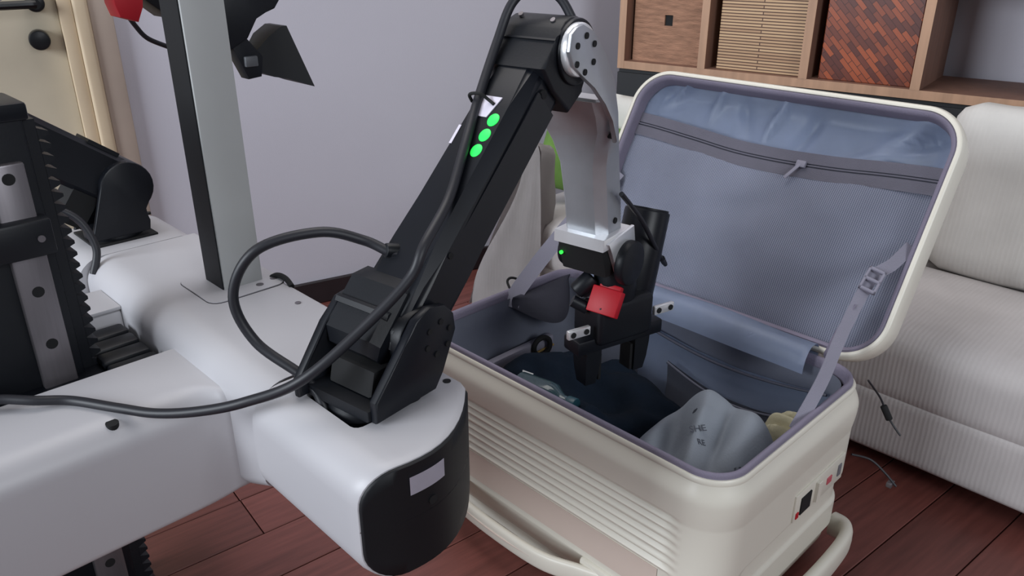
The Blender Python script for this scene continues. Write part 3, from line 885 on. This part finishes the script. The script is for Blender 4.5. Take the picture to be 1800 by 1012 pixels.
# seam ring between pod and beam
bm = bmesh.new()
add_loft(bm, [shrink(beam_section(y_, .351, .548, .455, ZBm, .045, .008, .02), .975, 0) for y_ in (.796, .804)])
finish('seam', bm, M['base'], rb, 0)
# far pod
def far_section(f):
    s = beam_section(0, .335, .549, .452, ZBm, .05, .03, .045)
    k = math.sqrt(max(0, 1-(max(0, f-.72)/.28)**2*.75))
    return [(cxp+(x-cxp)*k, 1.387 + .215*f, czp+(z-czp)*(.6+.4*k)) for (x, y, z) in s]
bm = bmesh.new(); add_loft(bm, [far_section(f) for f in (0, .2, .4, .6, .72, .8, .88, .94, 1)]); fp = finish('arm_pod', bm, M['white'], rb, 45)
finish('well_plate', box(.385, .495, 1.425, 1.535, .5985, .6035, bev=.001), M['void'], rb)
finish('pod_screw', cyl((.53, 1.56, .597), (.53, 1.56, .6012), .005, n=14), M['void'], rb)

# rear bracket running back to the lift column
bm = bmesh.new()
def br_sec(x, y0, y1, z0, z1, rt):
    out = []
    def arc(cy, cz, r, a0, a1, n=8):
        for i in range(n+1):
            a = R(a0+(a1-a0)*i/n); out.append((x, cy+r*math.cos(a), cz+r*math.sin(a)))
    arc(y1-.004, z1-.004, .004, 0, 90, 3); arc(y0+rt, z1-rt, rt, 90, 180); arc(y0+.012, z0+.012, .012, 180, 270, 4); arc(y1-.004, z0+.004, .004, 270, 360, 3)
    return out
secs = []
for x in (-.10, 0, .10, .20, .28, .305, .32, .331, .339, .345, .350, .40):
    k = (max(0, min(.350, x)-.305)/.045)**2.2
    secs.append(br_sec(x, .898 - .020*k, 1.046, .392 + .02*k, .565, .040-.015*k))
add_loft(bm, secs); brk = finish('rear_bracket', bm, M['white'], rb, 50)
finish('bracket_screw', cyl((.223, .918, .552), (.223, .917, .5612), .0075, n=18), M['void'], rb)
# far bracket and its lid plate
finish('rear_bracket', box(.05, .352, 1.235, 1.33, .40, .560, bev=.006), M['white'], rb)
finish('bracket_plate', box(.10, .352, 1.236, 1.325, .5605, .5665, bev=.0015), M['white'], rb)
finish('bracket_floor', box(.0, .347, 1.046, 1.236, .40, .535, bev=.003), M['black2'], rb)
for k in range(4):
    finish('drag_chain_link', box(.275, .342, 1.060+.042*k, 1.094+.042*k, .535, .548, bev=.005), M['black'], rb)
# lift column with guide rail and gear rack
YF = 1.12
col = finish('lift_column', box(.02, .255, YF, 1.205, .03, .905, bev=.004), M['black'], rb)
finish('column_cap', box(.015, .262, YF-.004, 1.21, .890, .912, bev=.004), M['black2'], rb)
rail = finish('guide_rail', box(.200, .242, YF-.012, YF+.002, .05, .842, bev=.0025), M['steel'], rb)
def rail_part(name, bm, m):
    o = finish(name, bm, m, None, 35); o.parent = rail; return o
for z in (.824, .673+.0, .597, .749, .521, .445, .293, .217, .141):
    rail_part('rail_bolt', cyl((.221, YF-.0105, z), (.221, YF-.0125, z), .0075, n=16), M['void'])
finish('rail_block', box(.165, .252, YF-.030, YF+.001, .724, .772, bev=.004), M['black'], rb)
finish('block_screw', cyl((.236, YF-.029, .748), (.236, YF-.032, .748), .0045, n=14), M['steel'], rb)
rk = finish('gear_rack', box(.255, .270, YF+.012, YF+.040, .05, .888), M['black'], rb, 0)
tme = None; pitch = .0165; z = .06; k = 0
while z < .880:
    if tme is None:
        bm = bmesh.new()
        add_prism(bm, [(-.0005, -.0078), (.013, -.0022), (.013, .0022), (-.0005, .0078)], lambda p, t: Vector((p[0], t, p[1])), -.014, .014)
        o = finish('tooth', bm, M['black'], None, 0); tme = o.data
    else:
        o = bpy.data.objects.new('tooth', tme); COL.objects.link(o)
    o.parent = rk; o.location = (.270, YF+.026, z)
    z += pitch
# column foot
finish('robot_base', box(-.16, .30, .98, 1.34, .012, .10, bev=.02, seg=3), M['black'], rb)
for (x, y) in ((-.1, 1.03), (.24, 1.03), (-.1, 1.29), (.24, 1.29)): finish('wheel', cyl((x, y-.012, .02), (x, y+.012, .02), .0198, n=20), M['void'], rb)

# mast
finish('mast', box(.4635, .526, 1.0985, 1.163, .600, 1.30, bev=.002), M['pole'], rb, 30)
finish('mast_side_strip', box(.4615, .4637, 1.102, 1.1595, .601, 1.298), M['panel'], rb, 0)
bm = bmesh.new(); ms = rrect(.062, .062, .02, 5)
add_loft(bm, [[(.488+x, 1.125+y, .598) for x, y, *_ in ms], [(.488+x, 1.125+y, .6022) for x, y, *_ in ms]])
finish('mast_plate', bm, M['white'], rb, 30)
bm = bmesh.new(); add_loft(bm, [[(.488+x*1.012, 1.125+y*1.012, .598) for x, y, *_ in ms], [(.488+x*1.012, 1.125+y*1.012, .6008) for x, y, *_ in ms]])
finish('mast_plate_gap', bm, M['base'], rb, 30)
for (x, y) in ((.512, 1.082), (.540, 1.09), (.537, 1.165)): finish('plate_screw', cyl((x, y, .602), (x, y, .6030), .0058, n=16), M['steel'], rb)
finish('beam_pin', cyl((.521, .985, .599), (.521, .985, .6012), .0045, n=14), M['steel'], rb)
bm = tube([(.542, 1.10, .600), (.546, 1.085, .607), (.548, 1.065, .606), (.546, 1.045, .600)], .0045, n=8); finish('beam_clip', bm, M['void'], rb)

# ------------------------------------------------ near arm, drawn in its own plane (a forward, b to its right, c up)
AO = Vector((.44, .70, .60)); AA = R(8.0)
AU = Vector((math.cos(AA), math.sin(AA), 0)); AR = Vector((math.sin(AA), -math.cos(AA), 0)); AZ = Vector((0, 0, 1))
def AP(a, b, c): return AO + AU*a + AR*b + AZ*c
def arm_prism(poly, b0, b1, bev=0, seg=2):
    bm = bmesh.new(); add_prism(bm, poly, lambda p, t: AP(p[0], t, p[1]), b0, b1, bev, seg); return bm
def arm_cyl(a, c, b0, b1, r, bev=0, n=36): return cyl(AP(a, b0, c), AP(a, b1, c), r, n=n, bev=bev)
S = (.053, .070); E_ = (.360, .360)
# turntable base
bm = bmesh.new()
add_cyl(bm, AP(.0, 0, -.05), AP(.0, 0, -.012), .046, .044); add_cyl(bm, AP(.0, 0, -.012), AP(.0, 0, .006), .044, .040, bev=.003)
finish('arm_turntable', bm, M['black'], rb)
finish('yoke_floor', arm_prism([(-.040, .004), (.055, .004), (.055, .018), (-.040, .018)], -.052, .052, .003), M['black'], rb)
plate = [(-.036, .004), (.060, .004), (.074, .022), (.098, .070), (.095, .092), (.080, .108), (.055, .113), (.032, .104), (.012, .080), (-.036, .030)]
yk = finish('yoke_plate', arm_prism(plate, .050, .062, .003), M['black2'], rb)
finish('yoke_plate', arm_prism([(-.052, .004), (.060, .004), (.074, .022), (.098, .070), (.095, .092), (.080, .108), (.055, .113), (.020, .108), (-.004, .084), (-.052, .026)], -.062, -.050, .003), M['black2'], rb)
for k in range(6):
    a = 2*PI*k/6+.3
    finish('yoke_bolt', arm_cyl(S[0]+.020+.020*math.cos(a)-.006, S[1]+.020*math.sin(a), .061, .0635, .0038, n=14), M['void'], rb)
finish('shoulder_motor', arm_cyl(S[0], S[1], -.049, .049, .038, .003), M['black'], rb)
bm = bmesh.new(); add_prism(bm, [(-.02, .02), (.05, .02), (.05, .05), (-.012, .05)], lambda p, t: AP(p[0], t, p[1]), -.036, .036, .004)
finish('motor_housing', bm, M['void'], rb)
# upper arm: rounded box along its own direction with a wide shoulder lump and a tapered cover
ud = Vector((E_[0]-S[0], 0, E_[1]-S[1])); UL = ud.length; ud.normalize()
un = Vector((-ud.z, 0, ud.x))
def UP(t, b, h): return AP(S[0]+ud.x*t+un.x*h, b, S[1]+ud.z*t+un.z*h)
def up_sec(t, w, h0, h1, ch, chb=None, wl=None):
    wl = w if wl is None else wl; chb = ch if chb is None else chb
    pts = [(-wl, h0+chb), (-wl+chb, h0), (w-chb, h0), (w, h0+chb), (w, h1-ch), (w-ch, h1), (-wl+ch, h1), (-wl, h1-ch)]
    return [UP(t, b, h) for b, h in pts]
bm = bmesh.new()
add_loft(bm, [up_sec(-.030, .044, -.026, .030, .012), up_sec(-.012, .046, -.036, .040, .012), up_sec(.05, .046, -.040, .042, .012), up_sec(.10, .045, -.040, .041, .012), up_sec(.16, .043, -.040, .040, .013),
              up_sec(.30, .041, -.038, .039, .014), up_sec(.365, .040, -.037, .038, .013), up_sec(.385, .034, -.034, .030, .010)])
bmesh.ops.bevel(bm, geom=[e for e in bm.edges if abs((e.verts[0].co-e.verts[1].co).normalized().dot((AU*ud.x+AZ*ud.z))) > .8], offset=.005, segments=3, affect='EDGES')
ua = finish('upper_arm', bm, M['black2'], rb, 40)
def ua_part(name, bm, m, smooth=35):
    o = finish(name, bm, m, None, smooth); o.parent = ua; return o
# shoulder lump on the left with a cover plate
bm = bmesh.new()
add_loft(bm, [up_sec(-.048, .028, -.01, .036, .010, wl=.054), up_sec(-.034, .033, -.03, .048, .010, wl=.060), up_sec(.034, .033, -.03, .052, .010, wl=.060), up_sec(.052, .026, -.02, .040, .010, wl=.056)])
ua_part('shoulder_cover', bm, M['black'])
bm = bmesh.new(); add_loft(bm, [up_sec(-.004, .030, .040, .0535, .006, wl=.058), up_sec(.002, .030, .040, .0555, .006, wl=.058), up_sec(.006, .030, .040, .0540, .006, wl=.058)]); ua_part('cover_seam', bm, M['black2'])
ua_part('side_panel', (lambda b: (add_loft(b, [[UP(t, .0405+.003*s, h) for t, h in ((.10, -.028), (.34, -.026), (.34, .020), (.12, .022), (.085, .005))] for s in (0, 1.1)]), b)[1])(bmesh.new()), M['black2'], 20)
ua_part('side_screw', cyl(UP(.345, .036, .010), UP(.345, .0445, .010), .006, n=16), M['void'])
ua_part('side_screw', cyl(UP(.10, .040, .022), UP(.10, .0468, .022), .004, n=16), M['void'])
# status lights and label on the upper face
for t in (.233, .256, .279):
    ua_part('status_light', (lambda b: (add_loft(b, [[UP(t + r*math.cos(2*PI*k/20), .016 + r*math.sin(2*PI*k/20)*.85, .0385+h) for k in range(20)] for h, r in ((0, .0098), (.0014, .0092), (.0022, .006))]), b)[1])(bmesh.new()), M['led'])
ua_part('cable_base_sticker', (lambda b: (add_loft(b, [[UP(t, bb, h) for t, bb in ((.281, -.020), (.281, .004), (.312, .012), (.312, -.014))] for h in (.0385, .0402)]), b)[1])(bmesh.new()), M['sticker'], 20)
ua_part('thin_sticker', (lambda b: (add_loft(b, [[UP(t, bb, h) for t, bb in ((.236, -.030), (.236, -.026), (.264, -.026), (.264, -.030))] for h in (.039, .0402)]), b)[1])(bmesh.new()), M['sticker'], 20)
# elbow housing
bm = bmesh.new()
pts = []
for k in range(13):
    a = math.atan2(ud.z, ud.x) - PI*.62 + PI*1.24*k/12
    pts.append((E_[0]+.044*math.cos(a), E_[1]+.044*math.sin(a)))
tail = [(UL-.062, .040), (UL-.066, .0), (UL-.060, -.050), (UL-.02, -.056)]
pts += [(S[0]+ud.x*t+un.x*h, S[1]+ud.z*t+un.z*h) for t, h in tail]
add_prism(bm, pts, lambda p, t: AP(p[0], t, p[1]), -.047, .047, .005, 3)
el = finish('elbow_housing', bm, M['black'], rb, 40)
finish('elbow_collar', arm_cyl(E_[0], E_[1], .044, .053, .0425, .003), M['black2'], rb)
for (t, b) in ((UL+.018, -.028), (UL+.012, .026)):
    finish('housing_screw', cyl(UP(t, b, .041), UP(t, b, .0445), .0035, n=12), M['steel'], rb)
bm = bmesh.new(); add_loft(bm, [[UP(t, b, h) for b, h in ((-.0474, .035), (.0474, .035), (.0474, .0435), (-.0474, .0435))] for t in (UL-.020, UL-.017)]); finish('housing_seam', bm, M['black2'], rb, 20)
# silver forearm
fl_ = finish('forearm_flange', arm_cyl(E_[0]-.008, E_[1]+.004, .050, .064, .034, .004), M['bright'], rb)
CH = [(.319, .387), (.330, .394), (.345, .397), (.372, .386), (.402, .356), (.428, .318), (.443, .272), (.449, .228), (.440, .228), (.430, .263), (.408, .290), (.377, .314), (.345, .334), (.325, .347), (.315, .366)]
fc = finish('forearm_cheek', arm_prism(CH, .0615, .069, .0025), M['silver'], rb)
for k in range(6):
    a = 2*PI*k/6+.5
    finish('flange_bolt', arm_cyl(E_[0]-.009+.0225*math.cos(a), E_[1]+.0225*math.sin(a), .0685, .0705, .0042, n=14), M['void'], rb)
bm = bmesh.new()
def fa_sec(c, a0, a1, w, r=.006):
    return [AP(a, b, c) for a, b in ((a0, -w+r), (a0+r, -w), (a1-r, -w), (a1, -w+r), (a1, w-r), (a1-r, w), (a0+.016, w), (a0, w-.014))]
add_loft(bm, [fa_sec(.288, .405, .446, .0610), fa_sec(.265, .418, .458, .0605), fa_sec(.240, .432, .474, .056), fa_sec(.215, .442, .494, .046), fa_sec(.180, .452, .512, .038), fa_sec(.12, .464, .526, .036), fa_sec(.070, .472, .532, .036)])
fa = finish('forearm', bm, M['silver'], rb, 40)
def fa_part(name, bm, m):
    o = finish(name, bm, m, None, 35); o.parent = fa; return o
fa_part('forearm_screw', cyl(AP(.452, .045, .236), AP(.452, .058, .236), .006, n=16), M['void'])
fa_part('forearm_screw', cyl(AP(.505, .033, .088), AP(.505, .038, .088), .005, n=16), M['void'])
fa_part('inner_rib', (lambda b: (add_prism(b, [(.408, .287), (.442, .287), (.442, .292), (.408, .292)], lambda p, t: AP(p[0], t, p[1]), -.052, .052), b)[1])(bmesh.new()), M['bright'])
# wrist bracket: bright U around the forearm foot
bm = bmesh.new()
wp = [(.462, .066), (.540, .066), (.540, .050), (.462, .050)]
add_prism(bm, [(.458, .070), (.545, .070), (.545, .050), (.458, .050)], lambda p, t: AP(p[0], t, p[1]), -.047, .047, .002)
wb = finish('wrist_bracket', bm, M['bright'], rb)
finish('wrist_cheek', arm_prism([(.464, .062), (.545, .072), (.552, .04), (.530, -.004), (.512, -.012), (.500, .0), (.480, .044)], .043, .0505, .002), M['bright'], rb)
finish('wrist_cheek', arm_prism([(.464, .062), (.545, .072), (.552, .04), (.530, -.004), (.512, -.012), (.500, .0), (.480, .044)], -.0505, -.043, .002), M['bright'], rb)
finish('wrist_electronics', arm_prism([(.462, .049), (.535, .049), (.535, .0), (.478, .0)], -.042, .042, .003), M['void'], rb)
finish('wrist_led', cyl(AP(.466, -.036, .030), AP(.463, -.036, .030), .003, n=12), mat('wrist_green_led', (40, 255, 60), .4, emit=(40, 255, 60), emits=2.0), rb)
finish('wrist_motor', arm_cyl(.522, .016, .049, .066, .037, .004), M['black'], rb)
finish('wrist_motor', arm_cyl(.522, .016, -.064, -.049, .030, .004), M['black'], rb)
# gripper hanging below the wrist, turned about its own axis
GA = R(-13)
GU = Vector((math.cos(GA), math.sin(GA), 0)); GV = Vector((math.sin(GA), -math.cos(GA), 0)); GO = AP(.535, .026, 0)
GO.z = 0
def GP(u, v, z): return GO + GU*u + GV*v + Vector((0, 0, z))
def g_box(u0, u1, v0, v1, z0, z1, bev=.003, seg=2):
    T = Matrix(((GU.x, GV.x, 0, GO.x), (GU.y, GV.y, 0, GO.y), (0, 0, 1, 0), (0, 0, 0, 1)))
    bm = bmesh.new(); add_box(bm, u0, u1, v0, v1, z0, z1, bev=bev, seg=seg, T=T); return bm
finish('gripper_neck', cyl(GP(0, 0, .545), GP(0, 0, .610), .036, n=28, bev=.004), M['black'], rb)
finish('gripper_body', g_box(-.055, .060, -.042, .036, .475, .550, bev=.010, seg=3), M['black'], rb)
finish('gripper_rail', g_box(-.088, .092, -.020, .024, .462, .488, bev=.004), M['black2'], rb)
for u in (-.088, .092):
    tb = finish('jaw_tab', g_box(u-.022, u+.022, .018, .026, .500, .516, bev=.002), M['bright'], rb)
    for du in (-.013, .013):
        o = finish('tab_bolt', cyl(GP(u+du, .0255, .508), GP(u+du, .0275, .508), .005, n=14), M['void'], None); o.parent = tb
for s in (-1, 1):
    u = s*.052
    finish('finger', (lambda b: (add_loft(b, [[GP(u+du*k1, dv*k1, z) for du, dv in ((-.016, -.020), (.016, -.020), (.016, .020), (-.016, .020))] for z, k1 in ((.472, 1.0), (.45, .97), (.42, .85), (.395, .65))]), b)[1])(bmesh.new()), M['black'], rb)
    finish('finger_pad', g_box(u-s*.018-.003, u-s*.018+.003, -.014, .014, .40, .45, bev=.001), M['void'], rb)
# red camera cover facing the viewer, on a small grey arm
rc = AP(.488, .036, -.046)
bm = bmesh.new()
nrm = (AU*-.86 + AR*.10 + AZ*.50).normalized(); tx = AR.copy(); tx = (tx-nrm*tx.dot(nrm)).normalized(); ty = nrm.cross(tx)
def RT(o_): return Matrix(((tx.x, ty.x, nrm.x, o_.x), (tx.y, ty.y, nrm.y, o_.y), (tx.z, ty.z, nrm.z, o_.z), (0, 0, 0, 1)))
add_box(bm, -.026, .026, -.022, .022, -.012, .006, bev=.002, T=RT(rc)); finish('camera_cover', bm, M['red'], rb)
bm = bmesh.new(); add_box(bm, -.018, .020, .018, .030, -.014, .0, bev=.002, T=RT(rc)); finish('camera_backplate', bm, M['red'], rb)
bm = bmesh.new(); add_box(bm, -.050, -.022, -.014, .020, -.022, -.010, bev=.003, T=RT(rc)); finish('camera_arm', bm, mat('grey_bracket', (92, 98, 108), .5), rb)
bm = bmesh.new(); add_cyl(bm, GP(-.066, -.02, .560), GP(-.040, -.01, .585), .015, bev=.004, n=20); add_cyl(bm, GP(-.076, -.015, .548), GP(-.056, .0, .535), .010, n=16)
finish('camera_joint', bm, M['black'], rb)
# upright motor can behind the wrist
m0 = AP(.585, .026, -.085); m1 = AP(.640, .022, .068)
finish('motor_can', cyl(m0, m1, .039, n=36, bev=.003), M['black2'], rb)
finish('motor_can_lid', cyl(m1, m1 + (m1-m0).normalized()*.003, .036, n=36), M['black'], rb)
# cables of the near arm
def cabl(name, pts, r): finish(name, tube(pts, r, n=12, sub=10), M['cable'], rb, 60)
cabl('power_cable', [(.02, 1.075, .585), (.10, 1.045, .584), (.136, 1.031, .581), (.167, 1.006, .577), (.201, .985, .5715), (.235, .930, .571), (.264, .880, .573), (.296, .827, .586), (.330, .777, .606), AP(-.069, -.02, .047), AP(-.008, .02, .101), AP(.042, .045, .149), AP(.066, .047, .182),
      AP(.134, .024, .214), AP(.190, .002, .262), AP(.243, -.020, .308), AP(.300, -.034, .372), AP(.330, -.032, .418), AP(.352, -.012, .438), AP(.366, .016, .425), AP(.372, .034, .398)], .0062)
cabl('loop_cable', [AP(.095, -.015, .150), AP(.080, -.02, .152), AP(.064, -.05, .166), AP(.022, -.08, .182), AP(-.038, -.12, .168), AP(-.063, -.14, .114), AP(-.055, -.12, .057), AP(-.035, -.06, .020), AP(-.037, -.03, -.002), AP(-.036, -.024, -.03)], .0062)
finish('cable_plug', cyl(AP(.110, -.012, .146), AP(.074, -.026, .156), .011, .009, n=16, bev=.002), M['black'], rb)
finish('cable_tie', tube([UP(.300, -.030, .040), UP(.302, -.028, .052), UP(.304, -.012, .054), UP(.304, -.004, .044), UP(.300, .006, .041)], .0022, n=8), M['void'], rb)
cabl('wrist_cable', [AP(.500, .048, .135), AP(.530, .050, .108), AP(.560, .056, .075), AP(.590, .060, .035), AP(.630, .056, -.005), AP(.660, .05, -.030)], .0040)
finish('antenna_tip', cyl(AP(.640, .056, -.014), AP(.668, .05, -.036), .0055, .004, n=12), M['cable'], rb)
cabl('bracket_cable', [(.02, 1.095, .56), (.09, 1.06, .577), (.125, 1.028, .578)], .005)

# ------------------------------------------------ far arm, folded back over the column
BO = Vector((.44, 1.48, .60))
def BP(a, b, c): return BO + Vector((a, 0, c)) + Vector((0, -b, 0))
def far_prism(poly, b0, b1, bev=0):
    bm = bmesh.new(); add_prism(bm, poly, lambda p, t: BP(p[0], t, p[1]), b0, b1, bev); return bm
finish('arm_turntable', cyl(BP(-.002, 0, 0), BP(-.002, 0, .016), .050, n=30, bev=.003), M['black'], rb)
FARP = [(-.055, .010), (.045, .010), (.048, .028), (.040, .052)] + [(.020+.045*math.cos(R(-50+200*k/14)), .094+.045*math.sin(R(-50+200*k/14))) for k in range(15)]
finish('yoke_plate', far_prism(FARP, .040, .052, .003), M['black2'], rb)
finish('yoke_plate', far_prism(FARP, -.052, -.040, .003), M['black2'], rb)
finish('shoulder_motor', cyl(BP(.020, -.04, .094), BP(.020, .0515, .094), .045, n=36, bev=.003), M['black2'], rb)
fdir = Vector((-.79, 0, .60)).normalized(); fn = Vector((.60, 0, .79)).normalized()
def FP(t, b, h): return BP(.020 + fdir.x*t + fn.x*h, b, .094 + fdir.z*t + fn.z*h)
bm = bmesh.new(); add_loft(bm, [[FP(t, b*w, h) for b, h in ((-1, -.034), (-.7, -.042), (.7, -.042), (1, -.034), (1, .034), (.7, .042), (-.7, .042), (-1, .034))] for t, w in ((-.02, .036), (.02, .038), (.40, .036))]); finish('upper_arm', bm, M['black2'], rb)
finish('arm_cover_plate', (lambda b: (add_loft(b, [[FP(t, bb, h) for bb, h in ((-.03, .040), (.03, .040), (.03, .047), (-.03, .047))] for t in (.030, .085)]), b)[1])(bmesh.new()), M['black'], rb, 20)
finish('motor_housing', (lambda b: (add_loft(b, [[FP(t, bb, h) for bb, h in ((-.03, -.040), (.03, -.040), (.03, -.100), (-.03, -.100))] for t in (.025, .070)]), b)[1])(bmesh.new()), M['void'], rb, 20)
finish('elbow_housing', cyl(FP(.40, -.05, 0), FP(.40, .05, 0), .046, n=30, bev=.004), M['black'], rb)
# forearm back over the head height to the raised gripper
e0 = FP(.40, 0, 0); g0 = Vector((.53, 1.62, 1.10))
fdv = (g0-e0).normalized()
finish('forearm', cyl(e0+fdv*.02, g0, .030, .026, n=20, bev=.003), M['silver'], rb)
finish('wrist_motor', cyl(g0+Vector((-.02, .05, 0)), g0+Vector((.02, -.05, 0)), .036, n=28, bev=.004), M['black'], rb)
finish('gripper_body', (lambda b: (add_prism(b, [(-.010, .04), (.110, .05), (.112, -.020), (.092, -.036), (.060, -.030), (.0, .018)], lambda p, t: Vector((.580+p[0]*.95, 1.60-t, .985+p[1])), -.04, .04, .004), b)[1])(bmesh.new()), M['black'], rb)
finish('camera_cover', (lambda b: (add_prism(b, [(-.036, .045), (.020, .050), (.012, .004), (.0, -.020), (-.030, -.010), (-.036, .012)], lambda p, t: Vector((.564+p[0], 1.545-t, .976+p[1])), -.025, .025, .003), b)[1])(bmesh.new()), M['red'], rb)
cabl('camera_cable', [Vector((.556, 1.56, .975)), Vector((.578, 1.58, .945)), Vector((.600, 1.59, .920)), Vector((.640, 1.60, .900))], .0045)
cabl('shoulder_cable', [(.300, 1.42, .690), (.335, 1.40, .690), (.362, 1.385, .665), (.372, 1.37, .62), (.358, 1.365, .580)], .0062)

# head camera with a hood, on the far side of the mast
hd = finish('camera_mount', (lambda b: (add_prism(b, [(.520, .995), (.575, 1.03), (.660, 1.06), (.660, 1.02), (.640, .995), (.605, .985), (.590, .955), (.560, .94)], lambda p, t: Vector((p[0], 1.20-t, p[1])), -.02, .03, .003), b)[1])(bmesh.new()), M['black'], rb)
finish('camera_stem', (lambda b: (add_prism(b, [(.560, .965), (.578, .975), (.618, .925), (.612, .895), (.590, .893), (.580, .918)], lambda p, t: Vector((p[0], 1.20-t, p[1])), -.012, .016, .002), b)[1])(bmesh.new()), M['black'], rb)
finish('stem_clamp', box(.585, .606, 1.178, 1.186, .912, .928, bev=.002), mat('grey_clamp', (84, 86, 90), .5), rb)
bm = bmesh.new()
add_loft(bm, [[Vector((.610, 1.205+dy, z)) for dy, z in ((-.018, .902), (.018, .902), (.018, .935), (-.018, .935))],
              [Vector((.630+dx, 1.205+dy, z)) for dx, dy, z in ((.0, -.026, .893), (.0, .026, .893), (.0, .026, .955), (.0, -.026, .955))],
              [Vector((.652, 1.205+dy, z)) for dy, z in ((-.030, .888), (.030, .888), (.026, .968), (-.026, .968))],
              [Vector((.680+(z-.9)*-.28, 1.205+dy, z)) for dy, z in ((-.048, .874), (.048, .874), (.026, .968), (-.026, .968))]])
finish('camera_hood', bm, M['panel'], rb, 20)
